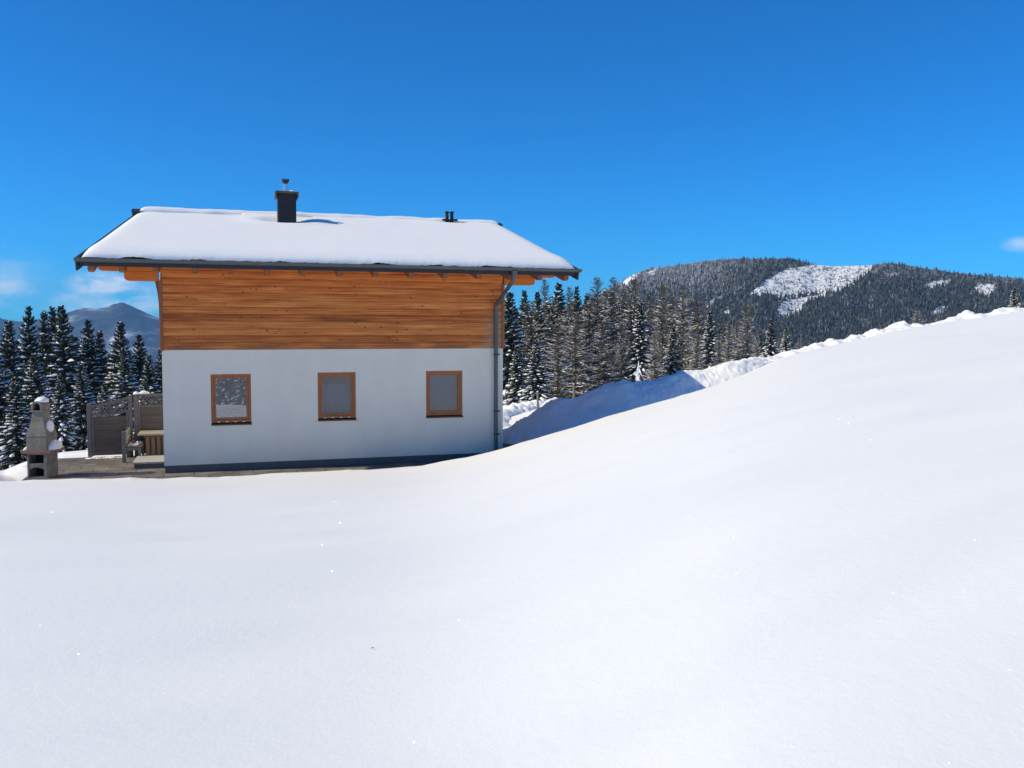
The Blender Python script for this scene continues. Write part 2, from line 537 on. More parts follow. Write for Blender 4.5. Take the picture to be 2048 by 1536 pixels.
def paving_mat():
    m, t, b = new_mat('paving')
    b.inputs['Roughness'].default_value = .9
    L, nd = t.links.new, t.nodes.new
    tc = nd('ShaderNodeTexCoord')
    br = nd('ShaderNodeTexBrick'); br.inputs['Scale'].default_value = 1.0
    br.inputs['Brick Width'].default_value = .62; br.inputs['Row Height'].default_value = .4
    br.inputs['Mortar Size'].default_value = .012; br.inputs['Mortar Smooth'].default_value = .3
    br.inputs['Color1'].default_value = (.235, .215, .19, 1); br.inputs['Color2'].default_value = (.17, .155, .14, 1)
    br.inputs['Mortar'].default_value = (.06, .055, .05, 1)
    L(tc.outputs['Object'], br.inputs['Vector'])
    n = nd('ShaderNodeTexNoise'); n.inputs['Scale'].default_value = 1.6; n.inputs['Detail'].default_value = 8; n.inputs['Roughness'].default_value = .7
    L(tc.outputs['Object'], n.inputs['Vector'])
    cr = nd('ShaderNodeValToRGB')
    cr.color_ramp.elements[0].position, cr.color_ramp.elements[1].position = .35, .62
    cr.color_ramp.elements[0].color = (.42, .38, .34, 1); cr.color_ramp.elements[1].color = (1.05, 1.02, 1, 1)
    L(n.outputs['Fac'], cr.inputs[0])
    mx = nd('ShaderNodeMix'); mx.data_type = 'RGBA'; mx.blend_type = 'MULTIPLY'; mx.inputs['Factor'].default_value = 1
    L(br.outputs['Color'], mx.inputs['A']); L(cr.outputs[0], mx.inputs['B'])
    L(mx.outputs['Result'], b.inputs['Base Color'])
    bp = nd('ShaderNodeBump'); bp.inputs['Strength'].default_value = .4; bp.inputs['Distance'].default_value = .01
    L(n.outputs['Fac'], bp.inputs['Height']); L(bp.outputs[0], b.inputs['Normal'])
    return m


M_clad = wood_cladding_mat()
M_glass = glass_mat()
M_pave = paving_mat()

# ------------------------------------------------------------------ terrain
# line of the snow edge in front of the house (u,z at v=-1.3), then on up the slope
CREST = []
for px, py, v in ((-700, 985, -1.3), (-300, 972, -1.3), (0, 961, -1.3), (70, 959, -1.3), (130, 957.5, -1.3), (200, 957, -1.3), (260, 955, -1.3), (330, 956, -1.3), (400, 954, -1.3), (480, 951.5, -1.3),
                  (540, 947.5, -1.3), (600, 944.5, -1.3), (700, 939.5, -1.3), (780, 937, -1.3), (850, 930.5, -1.3), (900, 921.5, -1.3), (935, 914.5, -1.3), (1005, 897, -1.3),
                  (1100, 868, -1.3), (1200, 838, -1.3), (1300, 808.5, -1.3), (1380, 786, -1.3), (1440, 769, -1.25)):
    P = atv(px, py, v)
    CREST.append((P[0] / P[1], math.hypot(P[0], P[1]), P[2]))
for px, py, Y in ((1500, 743, 24.2), (1560, 719, 25.8), (1620, 701, 27), (1700, 682.5, 28.5), (1780, 665, 30), (1850, 652, 31), (1950, 636, 32.3), (2048, 621, 33.5), (2300, 585, 35), (2800, 530, 36), (3600, 480, 36)):
    P = atY(px, py, Y)
    CREST.append((P[0] / P[1], math.hypot(P[0], P[1]), P[2]))
CREST = np.array(CREST)
BASE_PX = np.array([-4000, -600, 0, 55, 120, 180, 330, 375, 425, 545, 620, 1000, 1100, 1400, 1600, 1800, 2048, 2600, 5000.])
BASE_PY = np.array([1010, 972, 948, 926, 912, 906, 903, 855, 818, 818, 855, 838, 815, 752, 712, 682, 650, 600, 560.])


def far_ground(X, Y):
    """ground beyond the house: falls away to the left, climbs to the right, then drops into the valley"""
    Yc = np.maximum(Y, 6.0)
    px = np.clip(1024 + FPX * X / Yc, -4000, 5000)
    py = np.interp(px, BASE_PX, BASE_PY)
    Ye = np.minimum(Yc, 110)
    z = EYE - (py - 654.5) / FPX * Ye
    return np.maximum(z - .34 * np.maximum(Yc - 110, 0), -120.0 - .1 * np.maximum(Yc - 1000, 0))


def yard_floor(X, Y):
    u, v = to_uv(X, Y)
    # cleared terrace and yard round the house
    d = np.maximum.reduce([-2.42 - u, u - 9.2, -2.2 - v, v - 3.2])       # <0 inside the terrace
    d2 = np.maximum.reduce([-.5 - u, u - 20.0, -2.2 - v, v - 12.5])      # house and the yard beside it
    d3 = np.maximum.reduce([-2.9 - u, u, -2.2 - v, v - .5])              # round the barbecue
    return np.minimum(np.minimum(d, d2), d3), u, v


TT = np.linspace(-1.6, 1.6, 3201)
RC_T = np.interp(TT, CREST[:, 0], CREST[:, 1])
ZC_T = np.interp(TT, CREST[:, 0], CREST[:, 2])


def blur(a, n):
    k = np.exp(-np.linspace(-2.2, 2.2, 2 * n + 1) ** 2); k /= k.sum()
    return np.convolve(np.r_[np.full(n, a[0]), a, np.full(n, a[-1])], k, 'valid')


RC_E, ZC_E = blur(RC_T, 9), blur(ZC_T, 9)          # the snow edge itself
RC_M, ZC_M = blur(RC_T, 140), blur(ZC_T, 90)
RC_S, ZC_S = blur(RC_T, 260), blur(ZC_T, 260)      # the broad slope leading to it


def azt(az_t):
    t = np.where(np.cos(az_t) > .05, np.tan(az_t), np.sign(az_t) * 20)
    return np.clip(t, -1.6, 1.6)


def crest_r(az_t):
    t = azt(az_t)
    return np.interp(t, TT, RC_E) + .05 * fbm(t * 45, 0 * t + 3.3, o=3) * sstep(.25, .1, t)


def ground(az_t, Rr):
    """height at true azimuth az_t and distance Rr from the photographer's feet"""
    X, Y = Rr * np.sin(az_t), Rr * np.cos(az_t)
    t = azt(az_t)
    rc = crest_r(az_t)
    zc = np.interp(t, TT, ZC_E) + .018 * fbm(t * 30, 0 * t + 8.3, o=3)
    zm = np.interp(t, TT, ZC_M)
    zs = np.interp(t, TT, ZC_S)
    s = np.clip(Rr / np.interp(t, TT, RC_M), 0, 1)
    wz = sstep(.40, .96, s) ** 1.5
    zt = zs * (1 - wz) + zm * wz
    wc = sstep(.93, .995, s) ** 2
    zt = zt * (1 - wc) + zc * wc
    fg = 1.6 + (zt - 1.6) * s
    edge = (1 - s ** 8)
    # wind ripples, drawn out along the slope
    a, b = X * .93 + Y * .37, -X * .37 + Y * .93
    fg = fg + edge * (.055 * fbm(a * .13, b * .62, o=3) + .030 * fbm(a * .3, b * 1.5, 4.0, o=2) + .05 * fbm(X * .12, Y * .12, 5.0, o=2))
    over = np.maximum(Rr - rc, 0)
    back = zc - .9 * over - .25 * np.minimum(over, .3)
    far = far_ground(X, Y) + .12 * fbm(X * .25, Y * .25, o=3) * sstep(24, 40, Rr) + .02 * fbm(X, Y, 1.0, o=2)
    d, u, v = yard_floor(X, Y)
    floor = np.where(u < 8.4, -.12, -.12 + (u - 8.4) * .17)
    floor = np.where(u > 9, np.minimum(floor, far - .35), floor)
    k = sstep(-.05, .75, d)
    far2 = floor * (1 - k) + np.maximum(far, -40) * k
    far2 = np.where(d > .75, far, far2)
    post = np.maximum(back, far2)
    z = np.where(Rr <= rc, fg, post)
    # behind the photographer the slope simply goes on
    wb = sstep(1.35, 1.9, np.abs(az_t))
    zb = 1.6 + .045 * np.clip(-Y, -5, 400) + .12 * np.clip(X, -60, 60) * sstep(0, 20, Rr) + .05 * fbm(X * .12, Y * .12, 5.0, o=2)
    z = z * (1 - wb) + zb * wb
    return X, Y, z


az = np.concatenate([np.linspace(-180, -75, 28, endpoint=False), np.linspace(-75, -36, 80, endpoint=False), np.linspace(-36, 36, 860, endpoint=False),
                     np.linspace(36, 75, 80, endpoint=False), np.linspace(75, 180, 29)])
q1 = [.003, .03, .05]
while q1[-1] < .93: q1.append(q1[-1] * 1.012 + .0028)
q1 = np.array(q1 + list(np.linspace(q1[-1] + .006, 1.0, 14)))
o2 = [.012, .03, .055, .09, .13, .18, .24]
while o2[-1] < 9: o2.append(o2[-1] + .08)
while o2[-1] < 22: o2.append(o2[-1] + .16)
while o2[-1] < 9000: o2.append(o2[-1] * 1.035 + .1)
AZ = np.radians(az)[:, None] * np.ones((1, len(q1) + len(o2)))
rcg = crest_r(np.radians(az))[:, None]
RR = np.concatenate([rcg * q1[None, :], rcg + np.array(o2)[None, :]], 1)
gx, gy, gz = ground(AZ, RR)
g = MB()
g.grid(np.stack([gx, gy, gz], -1), flip=True)
tag(g.build('snow_field', M_snow, smooth=True), kind='structure')


def ground_z(X, Y):
    a = np.array([math.atan2(X, Y)]); r = np.array([math.hypot(X, Y)])
    return float(ground(a, r)[2][0])


# ploughed banks ---------------------------------------------------------------
def snow_bank(path, width, depth, lump, seed, base_drop, back=1.0, name='snow_bank', n=420, soft=-9.0):
    """path: top line as world points; the near face drops towards the viewer, the back slopes off"""
    path = np.array(path, float)
    seg = np.r_[0, np.cumsum(np.linalg.norm(np.diff(path[:, :2], axis=0), axis=1))]
    s = np.linspace(0, seg[-1], n)
    C = np.stack([np.interp(s, seg, path[:, i]) for i in range(3)], 1)
    kn_ = max(3, int(1.6 / (seg[-1] / n)))
    for i in (0, 1):
        C[:, i] = blur(np.r_[C[:, i]], kn_)[:n]
    T = np.stack([blur(np.gradient(C[:, i]), kn_)[:n] for i in (0, 1)], 1); T /= np.linalg.norm(T, axis=1)[:, None]
    Nn = np.stack([T[:, 1], -T[:, 0]], 1)                 # towards the viewer
    q = np.linspace(-1, 1, 110)                            # -1 near foot .. 0 top .. 1 back foot
    P = np.zeros((n, len(q), 3))
    for j, k in enumerate(q):
        if k < 0:
            off, dz = -k * width * (1 + .9 * sstep(soft + 1, soft + 4, s)[:, None] * (soft > 0)), base_drop * (1 - math.cos(min(1, -k * 1.0) * math.pi)) * .5 * (1.0)
        else:
            off, dz = -k * width * back * 1.3, base_drop * .8 * (1 - math.cos(k * math.pi)) * .5
        P[:, j, :2] = C[:, :2] + Nn * off
        P[:, j, 2] = C[:, 2] - dz
    sa = s[:, None] + seed * 31
    qa = q[None, :]
    fade = 1 - np.abs(qa) ** 4
    h = lump * (np.abs(vnoise(sa * 1.9, qa * 5.2 + seed)) * 1.0 + .55 * np.abs(vnoise(sa * 4.1, qa * 12 + seed)) - .5) * (sstep(soft, soft + 3, s)[:, None] * .8 + .2)
    h = h + .05 * vnoise(sa * 3.2, qa * 10 + seed) + .035 * np.abs(vnoise(sa * 8, qa * 25 + seed)) + .012 * vnoise(sa * 18, qa * 55 + seed)
    hor = np.sin(np.pi * np.clip(np.abs(qa), 0, 1)) * np.where(qa < 0, 1, -1)
    P[:, :, 2] += h * fade * (1 - .75 * np.abs(hor))
    P[:, :, :2] += Nn[:, None, :] * (h * hor * fade)[..., None]
    m = MB(); m.grid(P)
    o = m.build(name, M_snow, smooth=True)
    tag(o, kind='structure')
    return o


near = [atv(px, py + 3, v) for px, py, v in ((985, 872, 3.2), (1008, 859, 3.2), (1040, 841, 3.1), (1075, 817, 3.0), (1095, 805, 2.9), (1120, 797, 2.8), (1150, 794, 2.7), (1180, 781, 2.6), (1215, 769, 2.4),
        (1245, 757, 2.3), (1265, 764, 2.3), (1300, 760, 2.2), (1340, 750, 2.1), (1380, 741, 2.0), (1420, 737, 1.9), (1450, 728, 1.8))]
near += [atY(px, py + 2, Y) for px, py, Y in ((1480, 720, 26.0), (1520, 714, 26.9), (1570, 708, 28), (1620, 697, 29.0), (1650, 688, 29.6), (1700, 675, 30.6), (1740, 668, 31.2), (1790, 651, 32), (1815, 644, 32.3), (1840, 650, 32.6), (1880, 641, 33.1),
        (1930, 627, 33.7), (1970, 627, 34.1), (2010, 616, 34.5), (2048, 615, 34.9), (2150, 598, 35.6), (2300, 576, 36.5), (2600, 540, 37.5))]
snow_bank(near, 2.0, 1.6, .17, 1.7, 1.9, n=1400, soft=6.5)
farb = [atv(px, py + 3, v) for px, py, v in ((900, 840, 11.0), (985, 826, 13.2), (1008, 818, 14.2), (1040, 811, 15.6), (1075, 807, 17.2), (1095, 801, 18.2), (1130, 800, 20), (1200, 800, 23))]
snow_bank(farb, 3.4, 1.6, .3, 5.3, 2.4, n=420)

# terrace -----------------------------------------------------------------------
t_ = MB()
t_.box(-2.78, 9.0, -1.0, 3.15, -.12, 0)
tr = t_.build('terrace', M_pave); tr.location = (P0[0], P0[1], 0); tr.rotation_euler.z = HT
tag(tr, kind='structure')


# ------------------------------------------------------------------ the house
house = empty('chalet', (P0[0], P0[1], 0), HT)
tag(house, 'two-tone chalet, white plaster below and brown boards above, under a snow-covered roof', 'house')
SL = .2587
VE, VR, VB = -.9, 5.4, 9.3                 # front eave, ridge, back eave
LW, DW = 7.72, 8.4                       # wall length and depth
WINS = [(.992, 1.843, 1.03, 2.155), (3.306, 4.169, 1.06, 2.165), (5.823, 6.71, 1.06, 2.168)]
ZB = 2.695                                # plaster / boarding joint


def holed_wall(m, u0, u1, z0, z1, holes, v0, v1, mat=0):
    us = sorted({u0, u1, *[h[0] for h in holes], *[h[1] for h in holes]})
    zs = sorted({z0, z1, *[h[2] for h in holes], *[h[3] for h in holes]})
    for a, b in zip(us[:-1], us[1:]):
        for c, d in zip(zs[:-1], zs[1:]):
            if any(h[0] <= a and b <= h[1] and h[2] <= c and d <= h[3] for h in holes):
                continue
            m.add([(a, v0, c), (b, v0, c), (b, v0, d), (a, v0, d)], [(0, 1, 2, 3)], mat)
            m.add([(a, v1, c), (b, v1, c), (b, v1, d), (a, v1, d)], [(3, 2, 1, 0)], mat)
    for a, b, c, d in holes:
        m.add([(a, v0, c), (a, v1, c), (a, v1, d), (a, v0, d)], [(0, 1, 2, 3)], mat)
        m.add([(b, v0, c), (b, v0, d), (b, v1, d), (b, v1, c)], [(0, 1, 2, 3)], mat)
        m.add([(a, v0, d), (a, v1, d), (b, v1, d), (b, v0, d)], [(0, 1, 2, 3)], mat)
        m.add([(a, v0, c), (b, v0, c), (b, v1, c), (a, v1, c)], [(0, 1, 2, 3)], mat)
    m.add([(u0, v0, z0), (u0, v1, z0), (u0, v1, z1), (u0, v0, z1)], [(0, 1, 2, 3)], mat)
    m.add([(u1, v0, z0), (u1, v0, z1), (u1, v1, z1), (u1, v1, z0)], [(0, 1, 2, 3)], mat)


w = MB()
holed_wall(w, 0, LW, .165, ZB, WINS, 0, .3)
w.box(0, .3, .3, DW - .3, .165, ZB)
w.box(LW - .3, LW, .3, DW - .3, .165, ZB)
holed_wall(w, 0, LW, .165, ZB, [(.45, 2.6, .25, 1.95)], DW - .3, DW)
# rooms behind the windows
w.box(.3, LW - .3, .3, DW - .3, .15, .19, 1)
w.box(.3, LW - .3, .3, DW - .3, 2.55, 2.6, 1)
w.box(2.9, 3.0, .302, DW - .302, .19, 2.55, 1)
w.box(3.0, LW - .3, 4.2, 4.3, .19, 2.55, 1)
w.build('plaster_wall', [M_plaster, M_room], house)
w = MB(); w.box(.014, LW - .014, .014, DW - .014, -.3, .165)
w.build('plinth', M_plinth, house)

# boarding: rounded board profile on the front, plain body behind it
w = MB()
NB = 12
prof = []
for i in range(NB):
    for f_, o_ in ((0, -.010), (.05, -.017), (.2, -.023), (.5, -.027), (.8, -.025), (.95, -.019)):
        prof.append((ZB + (i + f_) * BOARD, o_))
prof.append((ZB + NB * BOARD, -.010))
us = np.linspace(.04, LW - .045, 40)
G = np.zeros((len(us), len(prof), 3))
rng = np.random.RandomState(3)
for j, (zz, oo) in enumerate(prof):
    row = min(j // 6, NB - 1)
    G[:, j, 0] = us
    G[:, j, 1] = oo - .004 + .003 * vnoise(us * .5, row * 9.7)
    G[:, j, 2] = zz + (.004 * vnoise(us * .35, (j // 6) * 3.3) if j % 6 in (0, 1, 5) else 0)
G[:, 0, 2] = ZB
w.grid(G)
w.add([(us[0], 0, ZB), (us[-1], 0, ZB), (us[-1], -.012, ZB), (us[0], -.012, ZB)], [(0, 1, 2, 3)])
w.prism([(0, ZB), (DW, ZB), (DW, 5.15), (VR, 5.95), (0, 4.56)], 0.0, LW, axis='x')
w.build('wood_cladding', M_clad, house, smooth=False)
w = MB(); w.box(-.035, .04, -.05, .06, ZB - .02, 4.2); w.build('corner_board', M_rafter, house, bevel=.006)
w = MB(); w.box(LW - .045, LW + .03, -.05, .06, ZB - .005, 4.24); w.build('corner_board', M_rafter, house, bevel=.006)

# roof ------------------------------------------------------------------------
ZR = 4.57 + SL * (VR - VE)


def roof_z(v):
    return 4.57 + SL * (np.minimum(v, 2 * VR - v) - VE)


def uL(v): return -1.47 + .09 * (np.minimum(v, 2 * VR - v) - VE)
UR = 9.26
w = MB()
th = .15
tv = []
for v in (VE, VR, VB):
    for u in (uL(v), UR):
        for dz in (0, -th):
            tv.append((u, v, float(roof_z(v)) + dz))
# index: v*4 + u*2 + (0 top / 1 under)
I = lambda a, b, c: a * 4 + b * 2 + c
fs, mt = [], []
for a in (0, 1):
    fs.append((I(a, 0, 0), I(a, 1, 0), I(a + 1, 1, 0), I(a + 1, 0, 0))); mt.append(0)
    fs.append((I(a, 0, 1), I(a + 1, 0, 1), I(a + 1, 1, 1), I(a, 1, 1))); mt.append(1)
    fs.append((I(a, 0, 0), I(a + 1, 0, 0), I(a + 1, 0, 1), I(a, 0, 1))); mt.append(0)
    fs.append((I(a, 1, 0), I(a, 1, 1), I(a + 1, 1, 1), I(a + 1, 1, 0))); mt.append(0)
fs.append((I(0, 0, 0), I(0, 0, 1), I(0, 1, 1), I(0, 1, 0))); mt.append(0)
fs.append((I(2, 0, 0), I(2, 1, 0), I(2, 1, 1), I(2, 0, 1))); mt.append(0)
w.v, w.f, w.m = tv, fs, mt
roof = w.build('roof', [M_darkmetal, M_beam], house)
for sgn in (0, 1):
    w = MB()
    for v0, v1 in ((VE - .08, VR), (VB + .08, VR)):
        uu0 = (uL(v0) - .02) if sgn == 0 else UR + .02
        uu1 = (uL(v1) - .02) if sgn == 0 else UR + .02
        z0_, z1_ = float(roof_z(v0)), float(roof_z(v1))
        w.obox((uu0, v0, z0_ - .1), (uu1, v1, z1_ - .1), .035, .26)
    w.build('bargeboard', M_darkmetal, house)

# snow on the roof
CHU, CHV = 2.915, 4.0


def roof_snow(vs, n, name, h0):
    ss = np.r_[0, .002, .006, .012, .02, .03, np.linspace(.045, .955, n), .97, .98, .988, .994, .998, 1]
    S, Vv = np.meshgrid(ss, vs, indexing='ij')
    front = vs[0] < VR
    lo, hi = uL(Vv) + .06, UR - .03
    U = lo + S * (hi - lo)
    dl = np.minimum(U - lo, hi - U)
    ve = VE - .015
    de = np.where(Vv < VR, Vv - ve, (VB + .015) - Vv)
    de = de + .007 * vnoise(U * 2.4, 0 * U + 4.1) * np.exp(-de * 4)
    e1 = np.sqrt(np.clip(1 - (1 - np.clip(dl / .34, 0, 1)) ** 2, 0, 1))
    e2 = np.sqrt(np.clip(1 - (1 - np.clip(de / .36, 0, 1)) ** 2, 0, 1))
    h = h0 * (1 + .06 * fbm(U * .4, Vv * .4, 2.0, o=2)) + .004 * fbm(U * 1.4, Vv * 1.4, o=3)
    # deeper pillow just above the eave, wind-scooped hollow round the chimney
    h = h + .03 * np.exp(-((de - .5) / .5) ** 2)
    rch = np.hypot((U - CHU) / .95, (Vv - CHV) / .62)
    h = h - .085 * np.exp(-(rch / .62) ** 4) + .03 * np.exp(-((rch - 1.0) / .35) ** 2)
    Z = roof_z(Vv) + .012 + np.maximum(h, .05) * e1 * e2
    # ragged lower lip hanging a little over the gutter
    lip = np.exp(-de * 25) * (.007 * vnoise(U * 7, U * 0) + .010 * vnoise(U * 19, U * 0 + 3) + .004)
    Z = Z + lip
    m = MB(); m.grid(np.stack([U, Vv, Z], -1))
    return m


fr = [VE - .015, VE, VE + .02, VE + .05, VE + .09, VE + .15, VE + .22, VE + .3]
vs = np.array(fr + list(np.linspace(VE + .4, 3.1, 26)) + list(np.linspace(3.2, 4.9, 48)) + list(np.linspace(5.0, 5.2, 4)))
m = roof_snow(vs, 230, 'x', .185)
# taper towards the ridge where the metal ridge capping starts
for i, (u, v, z) in enumerate(m.v):
    if v > 4.6:
        open_ = .5 + .5 * vnoise(u * .9, 7.7) + (.5 if u < 1.8 or 3.05 < u < 3.7 else -.35)
        m.v[i] = (u, v, z - float(np.clip(open_, 0, 1)) * .07 * float(sstep(4.6, 5.2, v)))
rs = m.build('roof_snow', M_snow_roof, roof, smooth=True)
bk = np.array(list(np.linspace(5.62, VB - .4, 20)) + [VB - x for x in (.3, .2, .1, .05, .02, -.015)])
mb = roof_snow(bk, 60, 'x', .17)
mb.build('roof_snow', M_snow_roof, roof, smooth=True)
# ridge capping and the roll of snow on it
w = MB()
rz = ZR
w.prism([(5.16, rz + .055), (5.4, rz + .155), (5.66, rz + .055), (5.66, rz + .03), (5.4, rz + .125), (5.16, rz + .03)], float(uL(VR)) - .12, UR + .02, axis='x')
w.box(float(uL(VR)) - .1, float(uL(VR)) + .12, 5.17, 5.62, rz - .1, rz + .05)
w.box(UR - .1, UR + .0, 5.22, 5.58, rz - .04, rz + .05)
w.build('ridge_cap', M_darkmetal, roof)
ssn = np.linspace(float(uL(VR)) + .1, UR - .12, 240)
A = np.linspace(-.15, math.pi + .15, 12)
G = np.zeros((len(ssn), len(A), 3))
for i, u in enumerate(ssn):
    e = math.sqrt(max(0, 1 - (1 - min(1, min(u - ssn[0], ssn[-1] - u) / .25)) ** 2))
    hh = (.085 + .02 * float(fbm(u * 1.6, 1.1, o=3))) * e
    G[i, :, 0] = u
    G[i, :, 1] = 5.40 - np.cos(A) * (.25 + .02 * float(vnoise(u * 2.2, 9.0)))
    G[i, :, 2] = rz + .075 + np.sin(A) * hh + .06 * np.sin(A)
w = MB(); w.grid(G, flip=True); w.build('ridge_snow', M_snow_roof, roof, smooth=True)

# gutter, downpipe
w = MB()
gr_, gz_, gv_ = .066, 4.56, -1.0
half = [(gv_ + gr_ * math.cos(a), gz_ + gr_ * math.sin(a)) for a in np.linspace(math.pi, 2 * math.pi, 11)]
half = [(gv_ - gr_ - .006, gz_ + .012), *half, (gv_ + gr_, gz_ + .006), (gv_ + gr_ - .006, gz_ - .01), (gv_ - gr_ + .006, gz_ - .01), (gv_ - gr_ + .006, gz_ + .012)]
w.prism(half, -1.53, 9.34, axis='x')
w.build('gutter', M_metal, house, bevel=.003)
w = MB()
U0 = to_uv(*atv(1029, 540, -1.0)[:2])[0]
pth = [(U0, -1.0, 4.50), (U0 - .01, -1.0, 4.40), (U0 - .02, -.97, 4.30), (U0 - .05, -.88, 4.20), (7.56, -.22, 3.84), (7.53, -.11, 3.75), (7.52, -.09, 3.62), (7.52, -.09, 2.2), (7.52, -.09, -.1)]
rad = [.082, .058, .048, .046, .046, .046, .046, .046, .046]
# round the bends
fine_p, fine_r = [], []
for i in range(len(pth) - 1):
    for t in np.linspace(0, 1, 4, endpoint=False):
        fine_p.append(tuple(np.array(pth[i]) * (1 - t) + np.array(pth[i + 1]) * t)); fine_r.append(rad[i] * (1 - t) + rad[i + 1] * t)
fine_p.append(pth[-1]); fine_r.append(rad[-1])
w.tube(fine_p, fine_r, 14)
dpipe = w.build('downpipe', M_metal, house, smooth=True, auto=40)
for zz in (1.18, .62, 2.55):
    w = MB(); w.tube([(7.52, -.09, zz - .018), (7.52, -.09, zz + .018)], .058, 14); w.box(7.565, 7.62, -.1, -.03, zz - .014, zz + .014)
    w.build('pipe_bracket', M_darkmetal, dpipe)

# rafter tails and purlins
for px in (181, 243, 311, 389, 461, 535, 606, 680, 752, 823, 891, 959, 1022, 1081, 1133):
    P = atv(px, 540, -.85)
    u = to_uv(P[0], P[1])[0]
    w = MB()
    a, b = (-.86, 4.57 + SL * (.04) - th), (.0 if 0 < u < LW else .6, 0)
    v1 = b[0]
    def rb(v): return 4.57 + SL * (v - VE) - th - .004
    pr = [(-.86, rb(-.86)), (v1, rb(v1)), (v1, rb(v1) - .15), (-.74, rb(-.74) - .15), (-.86, rb(-.86) - .085)]
    w.prism(pr, u - .055, u + .055, axis='x')
    w.build('rafter', M_rafter, house, bevel=.004)


def beam(u0, u1, z0, z1, v0, v1, left):
    """purlin end with a rounded lower corner"""
    r = .09
    e, s = (u0, 1) if left else (u1, -1)
    arc = [(e + s * (r - r * math.cos(a)), z0 + r - r * math.sin(a)) for a in np.linspace(0, math.pi / 2, 6)]
    far = u1 if left else u0
    m = MB(); m.prism([(e, z1), *arc, (far, z0), (far, z1)], v0, v1)
    return m.build('purlin', M_beam, house, bevel=.005)


beam(-1.23, -.004, 4.385, 4.60, .0, .17, True)
beam(-.72, -.036, 4.18, 4.381, .0, .17, True)
beam(LW + .004, 9.08, 4.42, 4.60, .0, .17, False)
beam(LW + .034, 8.54, 4.225, 4.416, .0, .17, False)
w = MB()
w.prism([(-.036, 4.178), (-.11, 4.178), (-.085, 4.05), (-.06, 3.92), (-.045, 3.75), (-.036, 3.6)], .02, .14)
w.build('brace', M_rafter, house)

# chimney
w = MB(); w.box(CHU - .235, CHU + .235, CHV - .23, CHV + .23, 5.6, 6.69)
ch = w.build('chimney', M_slate, house, bevel=.008)
w = MB()
w.box(CHU - .3, CHU + .3, CHV - .3, CHV + .3, 6.71, 6.765)
for s in (-1, 1):
    w.prism([(CHU + s * .3, 6.709), (CHU + s * .305, 6.64), (CHU + s * .285, 6.59), (CHU + s * .255, 6.60), (CHU + s * .252, 6.64), (CHU + s * .262, 6.709)], CHV - .28, CHV + .28)
w.box(CHU - .2, CHU + .2, CHV - .2, CHV + .2, 6.69, 6.71)
w.build('chimney_cap', M_cap, ch, bevel=.006)
w = MB(); w.tube([(CHU - .02, CHV, 6.766), (CHU - .02, CHV, 6.985)], .07, 18)
w.build('flue_pipe', M_steel, ch, smooth=True, auto=40)
w = MB()
w.tube([(CHU - .02, CHV, 6.985), (CHU - .02, CHV, 7.03)], .062, 16)
w.tube([(CHU - .02, CHV, 7.03), (CHU - .02, CHV, 7.055), (CHU - .02, CHV, 7.10)], [.075, .098, .1], 16)
for kk in range(8):
    a = kk * math.pi / 4
    w.box(CHU - .02 + .085 * math.cos(a) - .008, CHU - .02 + .085 * math.cos(a) + .008, CHV + .085 * math.sin(a) - .008, CHV + .085 * math.sin(a) + .008, 7.095, 7.125)
w.build('flue_crown', M_darkmetal, ch)


def blob(m, c, r, seed=0, flat=.0, nu=14, nv=8, amp=.16, bottom=0.0):
    """lump of snow: dome with a flat or slightly rounded underside"""
    c = np.array(c, float); G = np.zeros((nu + 1, nv + 1, 3))
    for i in range(nu + 1):
        a = 2 * math.pi * (i % nu) / nu
        for j in range(nv + 1):
            b = -math.pi / 2 * bottom + (math.pi / 2 * (1 + bottom)) * j / nv
            d = np.array([math.cos(a) * math.cos(b), math.sin(a) * math.cos(b), math.sin(b)])
            k = 1 + amp * float(fbm(d[0] * 1.7 + seed * 5.1, d[1] * 1.7, d[2] * 1.7 + seed, o=2))
            G[i, j] = c + d * k * np.array(r)
    m.grid(G)


w = MB()
blob(w, (CHU + .13, CHV - .1, 6.762), (.075, .1, .05), 1); blob(w, (CHU + .25, CHV - .15, 6.762), (.06, .1, .03), 2)
w.build('snow_cap', M_snow_roof, ch, smooth=True)
for u in (7.555, 7.70):
    w = MB()
    w.tube([(u, 5.12, ZR - .1), (u, 5.12, ZR + .345)], .048, 14)
    w.tube([(u, 5.12, ZR + .35), (u, 5.12, ZR + .37), (u, 5.12, ZR + .395)], [.072, .072, .03], 14)
    w.build('vent_pipe', M_black, house, smooth=True, auto=40)
w = MB(); w.box(7.42, 7.86, 5.03, 5.2, ZR + .13, ZR + .165); w.build('vent_flashing', M_black, house)

